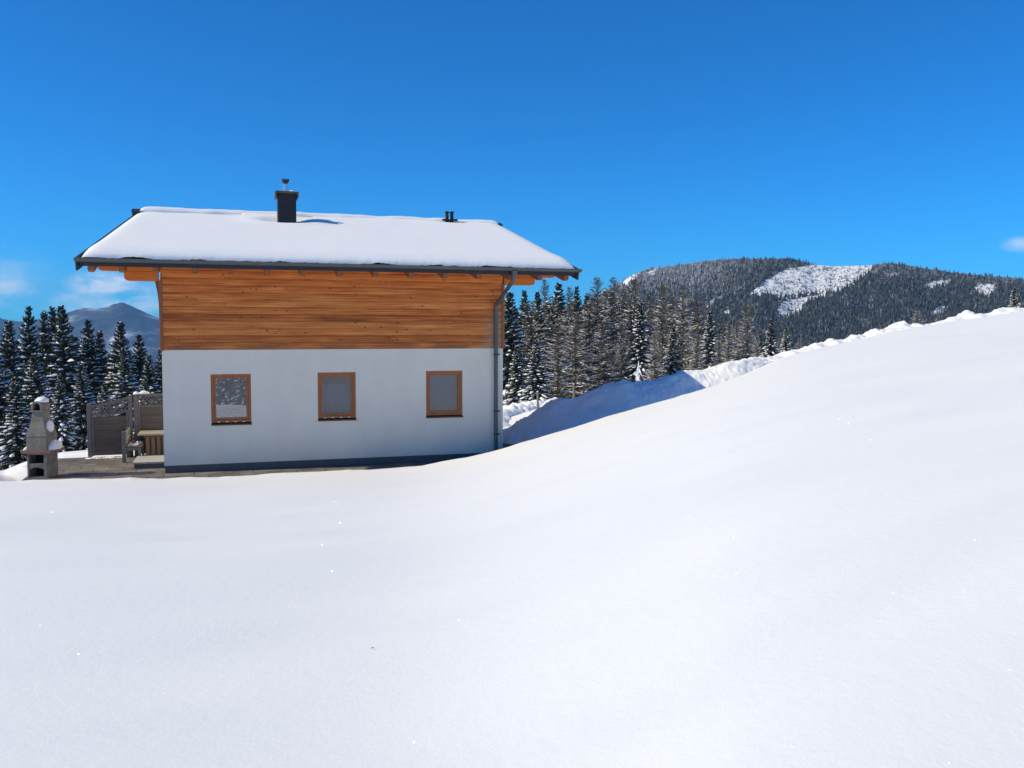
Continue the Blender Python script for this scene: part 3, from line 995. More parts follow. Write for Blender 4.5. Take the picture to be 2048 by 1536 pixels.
# windows
w = MB(); w.box(.45, 2.6, DW - .16, DW - .15, .25, 1.95); w.build('back_pane', M_glass, house)
for wi, (a, b, c, d) in enumerate(WINS):
    w = MB()
    def ring(m, a, b, c, d, wd, v0, v1):
        m.box(a, a + wd, v0, v1, c, d); m.box(b - wd, b, v0, v1, c, d)
        m.box(a + wd, b - wd, v0 + .002, v1, d - wd, d); m.box(a + wd, b - wd, v0 + .002, v1, c, c + wd)
    ring(w, a + .002, b - .002, c + .05, d - .002, .05, .022, .12)
    ring(w, a + .052, b - .052, c + .10, d - .052, .052, .045, .11)
    win = w.build('window', M_frame, house, bevel=.004)
    w = MB(); w.box(a + .103, b - .103, .075, .083, c + .151, d - .103); w.build('pane', M_glass, win)
    w = MB(); w.prism([(-.035, c - .012), (-.035, c + .012), (.1, c + .05), (.1, c - .0), (0.0, c + .002), (-.004, c - .012)], a + .002, b + .012, axis='x')
    w.build('sill', M_sill, win)
    if wi < 2:
        for k in range(4):
            uu = a + .16 + k * (b - a - .32) / 3
            w = MB(); w.box(uu - .026, uu + .026, .012, .024, c + .058, c + .07); w.build('drain_cap', M_steel, win)
    if wi > 0:
        zt, zb_ = (d - .12, c + .02) if wi == 2 else (d - .30, c + .02)
        us_ = np.linspace(a - .06, b + .06, 90)
        G = np.zeros((90, 2, 3))
        G[:, :, 0] = us_[:, None]
        G[:, :, 1] = (+.34 + .007 * np.sin(us_ * 46 + 2 * np.sin(us_ * 9)))[:, None]
        G[:, 0, 2], G[:, 1, 2] = zb_, zt
        w = MB(); w.grid(G)
        if wi == 2:                                           # lace valance in front of the net
            G2 = G.copy(); G2[:, :, 1] -= .05; G2[:, 0, 2] = d - .42 + .012 * np.sin(us_ * 60); w.grid(G2)
            G3 = G.copy(); G3[:, :, 1] -= .07; G3[:, 0, 2] = d - .34; G3[:, 1, 2] = d - .22; w.grid(G3)
        w.build('curtain', M_curtain, win, smooth=True)

# ------------------------------------------------------------------ terrace things
def at_house(name, u, v, z=0.0, rz=0.0):
    x, y = to_xy(u, v)
    return empty(name, (x, y, z), HT + rz)


# masonry barbecue
bq = at_house('garden_barbecue', -2.71, .135, 0, math.atan2(-.117, .39))
tag(bq, 'grey masonry garden barbecue with tapered hood and lumps of snow on its ledges', 'barbecue')
BW, BD = .42, .47
w = MB()
w.box(0, .04, 0, BD, 0, .53); w.box(BW - .07, BW, 0, BD, 0, .53); w.box(.04, BW - .07, BD - .05, BD, 0, .53)
w.box(.04, BW - .07, .004, BD - .05, 0, .03); w.box(.04, BW - .07, .004, BD - .05, .255, .315); w.box(.04, BW - .07, .004, BD - .05, .5, .53)
x0, x1 = .04, BW - .07
arc = [(x0 + (x1 - x0) * t, .19 + .04 * math.sin(math.pi * t)) for t in np.linspace(0, 1, 9)]
w.prism([(x0, .255), *arc, (x1, .255)], .006, .06)
w.build('base', M_concrete, bq, bevel=.005)
w = MB(); w.box(.042, BW - .072, .3, BD - .052, .032, .253); w.box(.042, BW - .072, .3, BD - .052, .317, .498); w.build('niche_fill', M_nearblack, bq)  # near-black blocks filling the back of both base openings
w = MB(); w.box(-.11, BW + .1, -.03, BD + .1, .53, .595); w.build('worktop', M_brick, bq, bevel=.006)
w = MB(); w.box(.0, BW, 0, BD, .595, .895); w.build('firebox', M_concrete, bq, bevel=.006)
w = MB()
lo = [(.0, 0), (BW, 0), (BW, BD), (.0, BD)]; mi = [(.095, .1), (BW - .11, .1), (BW - .11, BD - .09), (.095, BD - .09)]
mm_ = [(.06, .06), (BW - .065, .06), (BW - .065, BD - .05), (.06, BD - .05)]
vs_ = [(x, y, .9) for x, y in lo] + [(x, y, 1.13) for x, y in mm_] + [(x, y, 1.41) for x, y in mi]
w.add(vs_, [(3, 2, 1, 0), (8, 9, 10, 11)] + [(k + i, k + (i + 1) % 4, k + 4 + (i + 1) % 4, k + 4 + i) for k in (0, 4) for i in range(4)])
w.box(-.008, BW + .008, -.008, BD + .008, .885, .905)
w.build('hood', M_concrete, bq, bevel=.006)
w = MB()
cx, rO, rI = .2, .115, .075
outer = [(cx + rO * math.cos(a), 1.515 + rO * math.sin(a)) for a in np.linspace(0, math.pi, 13)]
inner = [(cx + rI * math.cos(a), 1.515 + rI * math.sin(a)) for a in np.linspace(math.pi, 0, 13)]
w.prism([(cx + rO, 1.411), *outer, (cx - rO, 1.411), (cx - rI, 1.411), *inner, (cx + rI, 1.411)], .06, .42)
w.box(cx - .15, cx + .15, .05, .43, 1.405, 1.43)
w.build('chimney_pot', M_concrete, bq)
w = MB(); w.box(cx - rI, cx + rI, .2, .4, 1.43, 1.585); w.build('flue', M_nearblack, bq)
w = MB(); blob(w, (cx + .04, .24, 1.6), (.13, .17, .12), 3, amp=.12); w.build('snow_cap', M_snow_roof, bq, smooth=True)
w = MB(); blob(w, (BW + .02, .3, .596), (.11, .26, .18), 4, amp=.14); w.build('snow_cap', M_snow_roof, bq, smooth=True)
w = MB(); blob(w, (-.055, .2, .596), (.06, .2, .075), 5, amp=.12); w.build('snow_cap', M_snow_roof, bq, smooth=True)
w = MB(); blob(w, (BW - .06, .26, 1.07), (.075, .15, .14), 6, amp=.12, bottom=.9, nv=12); w.build('snow_cap', M_snow_roof, bq, smooth=True)

# step beside the wall
st = at_house('terrace_step', -.36, 1.36)
tag(st, 'low grey stone step beside the left corner of the white wall', 'step')
w = MB(); w.box(-.33, .345, -.5, .52, 0, .105); w.build('riser', M_plinth, st)
w = MB(); w.box(-.36, .35, -.53, .54, .106, .15); w.build('tread', M_stone, st, bevel=.006)

# table
tb = at_house('garden_table', -.39, 2.55)
tag(tb, 'weathered wooden garden table with slatted trestle legs beside the house wall', 'table')
w = MB()
for k in range(5):
    w.box(-.34, .35, -.42 + k * .168, -.42 + k * .168 + .158, .60, .64)
w.build('tabletop', M_palewood, tb, bevel=.004)
for yy in (-.26, .3):
    w = MB()
    for k in range(4):
        w.box(-.17 + k * .125, -.17 + k * .125 + .085, yy, yy + .035, 0, .55)
    w.box(-.2, .33, yy + .036, yy + .075, .52, .598); w.box(-.2, .33, yy + .036, yy + .075, .06, .13)
    w.build('trestle', M_orangewood, tb, bevel=.003)

# bench
bn = at_house('garden_bench', -1.0, 2.4)
tag(bn, 'weathered wooden bench with plank backrest and patches of snow on its seat', 'bench')
for yy in (-.44, .44):
    w = MB(); w.box(-.05, .03, yy - .035, yy + .035, 0, .74); w.build('leg', M_greywood, bn, bevel=.004)
    w = MB(); w.box(.3, .36, yy - .03, yy + .03, 0, .36); w.box(.031, .3, yy - .02, yy + .02, .28, .355); w.build('leg', M_greywood, bn, bevel=.004)
w = MB(); w.box(.031, .055, -.46, .46, .60, .74); w.box(.031, .055, -.46, .46, .44, .565); w.build('backrest', M_palewood, bn, bevel=.004)
w = MB()
for k in range(3):
    w.box(.06 + k * .115, .06 + k * .115 + .1, -.47, .47, .362, .392)
w.build('seat', M_benchwood, bn, bevel=.003)
w = MB(); blob(w, (.2, -.3, .392), (.1, .13, .035), 7); blob(w, (.27, .1, .392), (.1, .18, .045), 8); w.build('snow_patch', M_snow_roof, bn, smooth=True)

# lattice fences
def lattice(m, x0, x1, zlo, zhi, y, step=.085, wd=.022):
    for s in (1, -1):
        for k in np.arange(-30, 60) * step:
            pts = []
            for x in np.linspace(x0, x1, 120):
                z = (x - x0) * s + k + .6
                if zlo(x) < z < zhi(x):
                    pts.append((x, z))
            if len(pts) > 4:
                m.obox((pts[0][0], y + .008 * s, pts[0][1]), (pts[-1][0], y + .008 * s, pts[-1][1]), .012, wd, up=(-s * .7, 0, .7))


def fence_panel(root, x0, x1, top, mid, y=0.0):
    w = MB()
    xs = np.linspace(x0, x1, 14)
    for fz, hh in ((top, .055), (mid, .05)):
        for a, b in zip(xs[:-1], xs[1:]):
            w.obox((a, y, fz(a) - hh / 2), (b + .004, y, fz(b) - hh / 2), .045, hh)
    w.box(x0, x0 + .05, y - .024, y + .024, .05, float(mid(x0)) - .05); w.box(x1 - .05, x1, y - .024, y + .024, .05, float(mid(x1)) - .05)
    w.build('panel_frame', M_greywood, root)
    w = MB()
    zz, k = .06, 0
    zt = min(float(mid(x)) for x in xs) - .05
    while zz < zt - .04:
        h = min(.115, zt - zz)
        w.box(x0 + .052, x1 - .052, y - .012 + .012 * (k % 2), y + .004 + .012 * (k % 2), zz, zz + h)
        zz += .105; k += 1
    w.build('board_panel', M_greywood_h, root)
    w = MB(); lattice(w, x0, x1, lambda x: float(mid(x)) - .01, lambda x: float(top(x)) - .03, y)
    w.build('lattice', M_greywood, root)


fa = at_house('lattice_fence', -1.88, 2.98)
tag(fa, 'short weathered wooden fence panel with sloping lattice top at the open end of the terrace', 'fence')
for x in (0.0, .93):
    w = MB(); w.box(x - .045, x + .045, -.045, .045, 0, 1.33 if x == 0 else 1.52); w.build('post', M_greywood, fa, bevel=.006)
fence_panel(fa, .05, .88, lambda x: 1.29 + .2 * ((x - .05) / .83) ** 1.35, lambda x: 1.09 + .08 * ((x - .05) / .83) - .05 * math.sin(math.pi * (x - .05) / .83))
fb = at_house('lattice_fence', -.83, 2.99)
tag(fb, 'straight-topped weathered wooden lattice fence behind the bench and table', 'fence')
for x in (0.0, .78):
    w = MB(); w.box(x - .045, x + .045, -.045, .045, 0, 1.54); w.build('post', M_greywood, fb, bevel=.006)
fence_panel(fb, .05, .735, lambda x: 1.545, lambda x: 1.27)
w = MB(); blob(w, (0.02, 0, 1.54), (.07, .06, .06), 9); blob(w, (.2, 0, 1.545), (.13, .05, .075), 10); w.build('snow_cap', M_snow_roof, fb, smooth=True)
# thin line of snow left along the foot of the fence
w = MB()
for k in range(9):
    blob(w, (k * .105 + .02, -.1 + .02 * math.sin(k * 2.1), -.01), (.1, .06, .035 + .012 * math.sin(k * 1.7)), 20 + k, nu=10, nv=5)
for ii in range(len(w.v)):
    x, y, z = w.v[ii]
    xx, yy = to_xy(-1.9 + x, 2.98 + y); w.v[ii] = (xx, yy, z)
tag(w.build('snow_patch', M_snow_roof, smooth=True), kind='structure')

# ------------------------------------------------------------------ trees
def spruce_meshes(seed, H=10.0, RB=2.0, snow=.8, sparse=1.0, sag=1.0):
    rg = random.Random(seed)
    tr, cr, sn = MB(), MB(), MB()
    tr.tube([(0, 0, -1.0), (0, 0, 0), (.02, 0, H * .5), (0, .01, H * .93)], [.2, .17, .1, .025], 8)
    z = .35
    while z < H * .985:
        t = z / H
        Lm = RB * ((1 - t) ** .92) + .09
        n = rg.choice((5, 6, 6, 7)) if t < .85 else 5
        a0 = rg.random() * 6.28
        for k in range(n):
            if rg.random() > sparse:
                continue
            a = a0 + 6.283 * k / n + rg.uniform(-.3, .3)
            L = Lm * rg.choice((.72, .86, .95, 1.0, 1.08, 1.18)) * rg.uniform(.93, 1.05)
            up = .10 + .75 * t ** 2.2 + rg.uniform(-.08, .08)
            dr = sag * (.62 - .42 * t) * rg.uniform(.75, 1.25)
            ca, sa = math.cos(a), math.sin(a)
            zz = z + rg.uniform(-.1, .1)
            nseg = max(3, int(3 + L * 3.4))
            def P(s):
                return (ca * L * s, sa * L * s, zz + L * (up * s - dr * s * s + .17 * sag * s ** 4))
            prev = P(0)
            for i in range(1, nseg + 1):
                s = i / nseg
                p = P(s); pm = P(s - .5 / nseg)
                # side sprays and a hanging comb of twigs
                for sd in (-1, 1):
                    l = L * .36 * (1 - .72 * s) * rg.uniform(.7, 1.2) + .07
                    an = a + sd * rg.uniform(.7, 1.15)
                    ex = (p[0] + math.cos(an) * l, p[1] + math.sin(an) * l, p[2] - l * rg.uniform(.15, .6))
                    wv = .045 + .05 * l
                    hx, hy = -math.sin(an) * wv, math.cos(an) * wv
                    mid = tuple((p[j] * .5 + ex[j] * .5) for j in range(3))
                    tl = rg.uniform(-.6, .6) * wv
                    cr.add([p, (mid[0] + hx, mid[1] + hy, mid[2] + tl), ex, (mid[0] - hx, mid[1] - hy, mid[2] - tl)], [(0, 1, 2, 3)])
                    # drooping twig below the spray
                    hl = rg.uniform(.12, .3) * (1.1 - .5 * t)
                    q0 = mid
                    b1 = rg.uniform(0, 3.14)
                    dx, dy = math.cos(b1) * .055, math.sin(b1) * .055
                    cr.add([(q0[0] - dx, q0[1] - dy, q0[2]), (q0[0] + dx, q0[1] + dy, q0[2]), (q0[0] + rg.uniform(-.05, .05), q0[1] + rg.uniform(-.05, .05), q0[2] - hl)], [(0, 1, 2)])
                wv = .06
                b1 = a + 1.57
                dx, dy = math.cos(b1) * wv, math.sin(b1) * wv
                cr.add([(prev[0] - dx, prev[1] - dy, prev[2]), (p[0] - dx, p[1] - dy, p[2]), (p[0] + dx, p[1] + dy, p[2]), (prev[0] + dx, prev[1] + dy, prev[2])], [(0, 1, 2, 3)])
                hl = rg.uniform(.15, .34) * (1.1 - .5 * t)
                cr.add([prev, p, (pm[0], pm[1], pm[2] - hl)], [(0, 1, 2)])
                prev = p
            # snow lying on the branch in one to three pads
            if rg.random() < snow * (1.0 if t < .9 else .6):
                cuts = [(rg.uniform(.36, .58), rg.uniform(.94, 1.03))]
                if L > .8 and rg.random() < .6: cuts.append((rg.uniform(.12, .25), rg.uniform(.35, .45)))
                for s0, s1 in cuts:
                    ln = (s1 - s0) * L
                    wd = min(.22, .08 + .12 * ln) * rg.uniform(.75, 1.3)
                    ht = wd * rg.uniform(.45, .75)
                    rings, G = 5, []
                    px_, py_ = -sa, ca
                    off = rg.uniform(-.06, .06)
                    for i in range(rings + 1):
                        f = i / rings
                        e = math.sqrt(max(0.0, 1 - (2 * f - 1) ** 2)) * (.8 + .4 * rg.random()) + .02
                        c = P(s0 + (s1 - s0) * f)
                        row = []
                        for g_ in (-1, -.6, 0, .6, 1):
                            hh = (1 - abs(g_) ** 2) * ht * e + .015 - .02 * abs(g_)
                            row.append((c[0] + px_ * (g_ * wd * e + off), c[1] + py_ * (g_ * wd * e + off), c[2] + hh))
                        G.append(row)
                    sn.grid(np.array(G))
        z += (.36 - .17 * t) * rg.uniform(.85, 1.15)
    sn2 = sn
    cr.add(sn2.v, sn2.f, 1)
    return (tr.mesh('trunk', M_bark, True), cr.mesh('crown', [M_needle, M_snow_tree]))


def larch_meshes(seed, H=10.0, RB=1.9, snow=.85):
    rg = random.Random(seed)
    tr, cr, sn = MB(), MB(), MB()
    tr.tube([(0, 0, -1.0), (0, 0, 0), (.05, .02, H * .4), (0, -.03, H * .75), (0, 0, H)], [.11, .095, .07, .035, .008], 8)
    z = .5
    while z < H * .99:
        t = z / H
        n = rg.choice((3, 4, 4, 5))
        for k in range(n):
            a = rg.random() * 6.283
            L = (RB * (1 - t) ** .72 + .12) * rg.uniform(.6, 1.15)
            up = rg.uniform(.0, .28) + .3 * t
            dr = rg.uniform(.25, .6) * (1 - .5 * t)
            cu = rg.uniform(.1, .4)
            wob = rg.uniform(-.35, .35)
            def P(s):
                aa = a + wob * s
                return np.array((math.cos(aa) * L * s, math.sin(aa) * L * s, z + L * (up * s - dr * s * s + cu * s ** 3)))
            ns = max(4, int(L * 5))
            pts = [P(i / ns) for i in range(ns + 1)]
            r0 = .016 + .012 * L * .6
            cr.tube(pts, [max(.005, r0 * (1 - .8 * i / ns)) for i in range(ns + 1)], 3, cap=False)
            # short side twigs, the bare spurs that make the brown haze
            for i in range(int(L * 24) + 7):
                s = rg.uniform(.08, 1.0)
                p = P(s)
                an = a + rg.choice((-1, 1)) * rg.uniform(.3, 1.3)
                l = rg.uniform(.14, .42) * (.7 + .3 * L)  * (1.1 - .5 * s)
                e = p + np.array((math.cos(an) * l, math.sin(an) * l, l * rg.uniform(-.75, .35)))
                w_ = rg.uniform(.013, .023)
                dx, dy = -math.sin(an) * w_, math.cos(an) * w_
                cr.add([(p[0] - dx, p[1] - dy, p[2] - w_ * .6), (p[0] + dx, p[1] + dy, p[2] + w_ * .6), e], [(0, 1, 2)])
            pr = snow * (1 if t < .66 else max(.15, 1 - (t - .66) * 2.6))
            if rg.random() < pr:
                s0, s1 = rg.uniform(.1, .35), rg.uniform(.7, 1.0)
                m_ = max(4, int((s1 - s0) * L * 5))
                G = []
                wd = rg.uniform(.03, .062) * (1.2 - .5 * t)
                for i in range(m_ + 1):
                    s = s0 + (s1 - s0) * i / m_
                    c = P(s); e = min(1, i * .8 + .1, (m_ - i) * .8 + .1) * rg.uniform(.55, 1.25)
                    G.append([(c[0] + math.sin(a) * g_ * wd * e, c[1] - math.cos(a) * g_ * wd * e, c[2] + .01 + (1 - g_ * g_) * wd * 1.3 * e) for g_ in (-1, -.45, .45, 1)])
                sn.grid(np.array(G), flip=True)
                for i in range(int(L * 4)):
                    s = rg.uniform(.2, 1); p = P(s) + np.array((rg.uniform(-.2, .2), rg.uniform(-.2, .2), rg.uniform(-.1, .02)))
                    r_ = rg.uniform(.02, .05)
                    an = rg.random() * 3.14
                    ax = np.array((math.cos(an), math.sin(an), rg.uniform(-.4, .2))) * r_ * 2.2
                    sd_ = np.array((-math.sin(an), math.cos(an), 0)) * r_ * .7
                    top = p + np.array((0, 0, r_ * .8))
                    sn.add([p - ax, p + sd_, p + ax, p - sd_, top], [(0, 3, 4), (3, 2, 4), (2, 1, 4), (1, 0, 4)])
        z += rg.uniform(.13, .24) * (1.15 - .45 * t)
    cr.add(sn.v, sn.f, 1)
    return (tr.mesh('trunk', M_bark, True), cr.mesh('crown', [M_twig, M_snow_tree]))


SPR = [spruce_meshes(11, RB=2.15), spruce_meshes(12, RB=2.35, sag=1.15), spruce_meshes(13, RB=1.95, snow=.72), spruce_meshes(14, RB=2.5, sparse=.93, snow=.92), spruce_meshes(15, RB=1.75, snow=.6)]
LAR = [larch_meshes(21, RB=2.5), larch_meshes(22, RB=2.8), larch_meshes(23, RB=1.9, snow=.7), larch_meshes(24, RB=3.0, snow=.95)]


def plant(meshes, px, top, Y, name, label, cat, group, wide=1.0, rz=None, sink=.0):
    rg = random.Random(int(px * 7 + Y * 13))
    x = (px - 1024) / FPX * Y
    P = atY(px, top, Y)
    zb = ground_z(P[0], Y) - sink
    H = max(1.2, P[2] - zb)
    root = empty(name, (P[0], Y, zb), rz if rz is not None else rg.random() * 6.28)
    k = H / 10.0
    ww = wide * rg.uniform(.88, 1.14)
    root.scale = (k * ww, k * ww, k)
    root.rotation_euler = (R(rg.uniform(-1.6, 1.6)), R(rg.uniform(-1.6, 1.6)), root.rotation_euler.z)
    tag(root, label, cat, group)
    for me in meshes:
        o = bpy.data.objects.new(me.name.split('.')[0], me)
        o.parent = root
        COL.objects.link(o)
    return root


GL = 'snowy spruces behind the terrace'
GR = 'snowy conifers behind the snow bank'
LEFT = [
    (20, 637, 80, 0, 1.0, 'snowy spruce cut by the left photo border, above the far left of the barbecue'),
    (50, 613, 88, 2, .95, 'tall narrow spruce second from the left border of the photo'),
    (91, 622, 96, 4, .95, 'slim snowy spruce just left of the pair of tallest spruces on the left side'),
    (110, 614, 100, 2, .9, 'left one of the close pair of tallest spruces on the left side'),
    (129, 609, 84, 1, 1.0, 'right one of the close pair of tallest spruces on the left side, wide snowy boughs'),
    (175, 641, 90, 2, 1.05, 'spruce below the left shoulder of the blue mountain, just right of the tallest pair'),
    (205, 661, 95, 4, 1.05, 'slim spruce right under the left slope of the blue mountain, between two taller ones'),
    (234, 639, 88, 0, 1.0, 'pointed spruce standing directly below the summit of the blue mountain'),
    (275, 670, 92, 2, 1.0, 'dark spruce before the right flank of the blue mountain, second tree from the house wall'),
    (297, 706, 84, 0, 1.0, 'short spruce next left of the tree touching the house, before the blue mountain'),
    (324, 694, 86, 1, .95, 'spruce half hidden by the left edge of the house'),
    (165, 722, 66, 3, 1.15, 'low snow-laden spruce in front of the row, between barbecue and terrace fence'),
    (246, 692, 76, 3, .95, 'snow-laden spruce rising over the tall middle post of the terrace fence'),
    (72, 706, 66, 1, 1.15, 'broad spruce directly behind the barbecue chimney'),
    (-12, 664, 70, 3, 1.1, 'broad spruce mostly outside the left border, nearest on that side'),
    (292, 752, 72, 0, 1.1, 'low spruce peeking over the straight lattice fence beside the house'),
    (205, 762, 64, 1, 1.1, 'low spruce right behind the sloping lattice panel'),
    (120, 745, 62, 0, 1.15, 'low dark spruce just right of the barbecue chimney, nearest tree on the left side'),
    (28, 742, 62, 2, 1.2, 'low spruce just left of the barbecue, at the foot of the left border trees'),
]
for px, top, Y, k, wd, lab in LEFT:
    plant(SPR[k], px, top, Y, 'spruce_tree', lab, 'spruce', GL, wd)
for px, top, Y, k in ((150, 668, 108, 0), (68, 668, 108, 3), (255, 700, 106, 1), (0, 680, 104, 2), (190, 700, 110, 1), (312, 720, 104, 3), (222, 705, 108, 0)):
    plant(SPR[k], px, top, Y, 'spruce_tree', 'dim spruce deep in the stand behind the left row of spruces', 'spruce', GL, 1.1)
for px, top, Y, k in ((400, 690, 58, 0), (448, 670, 62, 2), (488, 690, 57, 3), (530, 680, 64, 1)):
    plant(SPR[k], px, top, Y, 'spruce_tree', 'spruce behind the house, seen only through the left window', 'spruce', GL, 1.05)

S, Lc = SPR, LAR
RIGHT = [
    (1014, 579, 84, S[0], 1.0, 'spruce', 'snowy spruce touching the right edge of the house wall under the roof corner'),
    (1053, 581, 92, S[2], 1.0, 'spruce', 'pointed snowy spruce, second from the house, below the end of the purlin'),
    (1079, 581, 98, S[1], .9, 'spruce', 'snowy spruce third from the house, left of a thin bare larch tip'),
    (1089, 556, 106, Lc[2], .8, 'larch', 'thin bare larch whose grey tip stands just right of the purlin end'),
    (1112, 566, 95, S[4], 1.15, 'spruce', 'dark-topped spruce between two thin bare larch tips right of the roof corner'),
    (1134, 572, 102, Lc[2], .8, 'larch', 'thin bare larch between two dark spruce tops below the gutter end'),
    (1154, 573, 94, S[2], 1.0, 'spruce', 'dark pointed spruce straight below the right end of the gutter'),
    (1171, 588, 104, S[4], 1.0, 'spruce', 'small dark spruce top between the gutter-end spruce and the first tall larch'),
    (1195, 552, 96, Lc[1], 1.0, 'larch', 'tall brown larch, left one of two against the blue sky left of the forested hill'),
    (1225, 553, 99, Lc[0], 1.0, 'larch', 'tall brown larch, right one of two against the sky beside the hill ridge'),
    (1265, 557, 95, Lc[3], 1.0, 'larch', 'tall larch overlapping the left end of the hill ridge'),
    (1283, 598, 82, S[0], 1.0, 'spruce', 'dark green spruce with white pads standing among brown larches, above the white sapling'),
    (1324, 565, 93, Lc[1], .95, 'larch', 'tall brown larch in front of the left hill slope, right of the dark green spruce'),
    (1368, 568, 90, Lc[3], .95, 'larch', 'wide brown larch rightmost of the tall ones, over the tip of the house shadow'),
    (1420, 618, 84, S[3], .95, 'spruce', 'snow-padded spruce just right of the rightmost tall larch'),
    (1458, 640, 89, Lc[0], 1.0, 'larch', 'small grey larch between two snow-padded spruces right of the house shadow'),
    (1495, 608, 92, Lc[1], 1.0, 'larch', 'bare larch below the left corner of the snowy clearing on the hill'),
    (1541, 638, 80, S[1], 1.15, 'spruce', 'small snowy spruce, left one of the last pair at the right end of the row'),
    (1573, 652, 78, S[3], 1.2, 'spruce', 'small snowy spruce, right one of the last pair at the right end of the row'),
    (1074, 676, 70, S[3], 1.1, 'spruce', 'low snow-laden spruce in front of the row beside the house, above the first fence post'),
    (1036, 690, 72, S[1], 1.1, 'spruce', 'low snow-laden spruce next to the house wall above the sunlit far bank'),
    (1150, 625, 84, Lc[3], 1.05, 'larch', 'lower larch with snow-lined boughs left of the two tall sky-touching larches'),
    (1115, 640, 80, Lc[1], 1.1, 'larch', 'lower larch with snow-lined boughs between the first two fence posts'),
    (1205, 640, 83, Lc[3], 1.1, 'larch', 'lower larch with snow-lined boughs in front of the two tall sky-touching larches'),
    (1248, 650, 82, Lc[1], 1.1, 'larch', 'lower larch with snow-lined boughs left of the white sapling'),
    (1310, 662, 80, Lc[3], 1.1, 'larch', 'lower larch with snow-lined boughs right of the white sapling'),
    (1345, 650, 84, S[1], 1.1, 'spruce', 'lower snowy spruce between larches above the end of the house shadow'),
    (1395, 660, 80, Lc[1], 1.1, 'larch', 'lower larch above the boundary of shaded and sunlit snow bank'),
    (1440, 668, 80, Lc[3], 1.1, 'larch', 'low larch right behind the sunlit lumps of the bank right of the shadow'),
    (1515, 660, 82, Lc[0], 1.1, 'larch', 'low larch between the clearing-corner larch and the last two small spruces'),
    (1600, 676, 77, Lc[1], 1.1, 'larch', 'tiny bare larch at the very right end of the row, drooping to the bank'),
    (1764, 646, 70, S[2], 1.3, 'spruce', 'spruce tip barely showing over the bank below the dark forest'),
    (1836, 613, 74, Lc[3], 1.1, 'larch', 'brown larch standing alone behind the bumpy crest on the right'),
    (1878, 628, 72, Lc[1], 1.3, 'larch', 'low frosty larch just right of the lone brown larch behind the crest'),
    (2031, 573, 72, S[3], 1.1, 'spruce', 'spruce behind the crest at the right border of the photo'),
]
for px, top, Y, ms, wd, cat, lab in RIGHT:
    plant(ms, px, top, Y, cat + '_tree', lab, cat, GR, wd)
for px, top, Y, ms, cat in ((1065, 620, 110, S[0], 'spruce'), (1125, 610, 112, S[3], 'spruce'), (1180, 622, 110, S[1], 'spruce'), (1240, 608, 112, S[4], 'spruce'), (1300, 620, 110, S[1], 'spruce'), (1345, 615, 108, S[2], 'spruce'), (1392, 630, 108, S[0], 'spruce'), (1475, 662, 105, S[2], 'spruce'),
                               (1030, 610, 112, S[1], 'spruce'), (1095, 600, 114, S[0], 'spruce'), (1150, 605, 115, S[3], 'spruce'), (1210, 600, 114, S[0], 'spruce'), (1262, 612, 113, S[3], 'spruce'), (1322, 612, 113, S[0], 'spruce'), (1368, 622, 112, S[3], 'spruce'), (1415, 640, 110, S[1], 'spruce'), (1445, 655, 108, S[0], 'spruce'), (1520, 668, 100, S[1], 'spruce')):
    plant(ms, px, top, Y, 'spruce_tree', 'dim spruce deep in the stand behind the right row of larches', 'spruce', GR, 1.5)
for px, top, Y, ms in ((1062, 600, 90, Lc[1]), (1105, 592, 92, Lc[0]), (1140, 600, 88, Lc[3]), (1178, 585, 90, Lc[0]), (1212, 580, 102, Lc[3]), (1248, 575, 104, Lc[1]), (1300, 590, 103, Lc[3]), (1345, 588, 102, Lc[0]), (1392, 598, 98, Lc[1]), (1440, 640, 98, Lc[3]), (1475, 640, 96, Lc[0]), (1560, 672, 90, Lc[1])):
    plant(ms, px, top, Y, 'larch_tree', 'bare larch merging with its neighbours in the middle of the right stand', 'larch', GR, 1.1)

# frosted sapling
P = atY(1277, 722, 58)
zb = ground_z(P[0], 58)
sap = empty('sapling', (P[0], 58, zb))
tag(sap, 'small sapling crusted white with snow at the foot of the larches', 'sapling')
w = MB(); H = P[2] - zb; w.tube([(0, 0, -.3), (0, 0, H * .96)], [.04, .012], 6); w.build('trunk', M_bark, sap)
w = MB(); rg = random.Random(4)
w.tube([(0, 0, .1), (.03, 0, H * .3), (-.03, 0, H * .5), (.02, 0, H * .8), (0, 0, H)], [.07, .075, .06, .05, .015], 7)
for i in range(24):
    z = H * (.06 + .8 * (i / 24)); a = rg.random() * 6.28; L = ((1 - z / H) * .5 + .03) * rg.uniform(.4, 1.3)
    w.tube([(0, 0, z + .1), (math.cos(a) * L * .5, math.sin(a) * L * .5, z - L * .35), (math.cos(a) * L, math.sin(a) * L, z - L * 1.25)], [.035, .04, .012], 5)
w.build('snow_cover', M_snow_tree, sap, smooth=True)

# fence posts in the snow behind the bank
for i, (px, top, bot, Y, lab) in enumerate(((1075, 783, 808, 36, 'wooden post standing in the sunlit far bank beside the house'), (1147, 768, 797, 34, 'wooden post behind the shaded bank, between the far bank and the white sapling'),
                                 (1381, 722, 748, 31, 'wooden post where the house shadow ends on the bank'))):
    P = atY(px, top, Y); Q = atY(px, bot + 10, Y)
    p = empty('fence_post', (Q[0], Y, Q[2] - .4)); tag(p, lab, 'post', 'fence posts in the snow')
    hh = P[2] - Q[2] + .4
    w = MB(); w.tube([(0, 0, 0), (.01, 0, hh * .6), (0, 0, hh)], [.048, .045, .04], 9); w.build('stake', M_post, p, smooth=True, auto=50)
    w = MB(); blob(w, (0, 0, hh - .005), (.045, .045, .03), i); w.build('snow_cap', M_snow_roof, p, smooth=True)

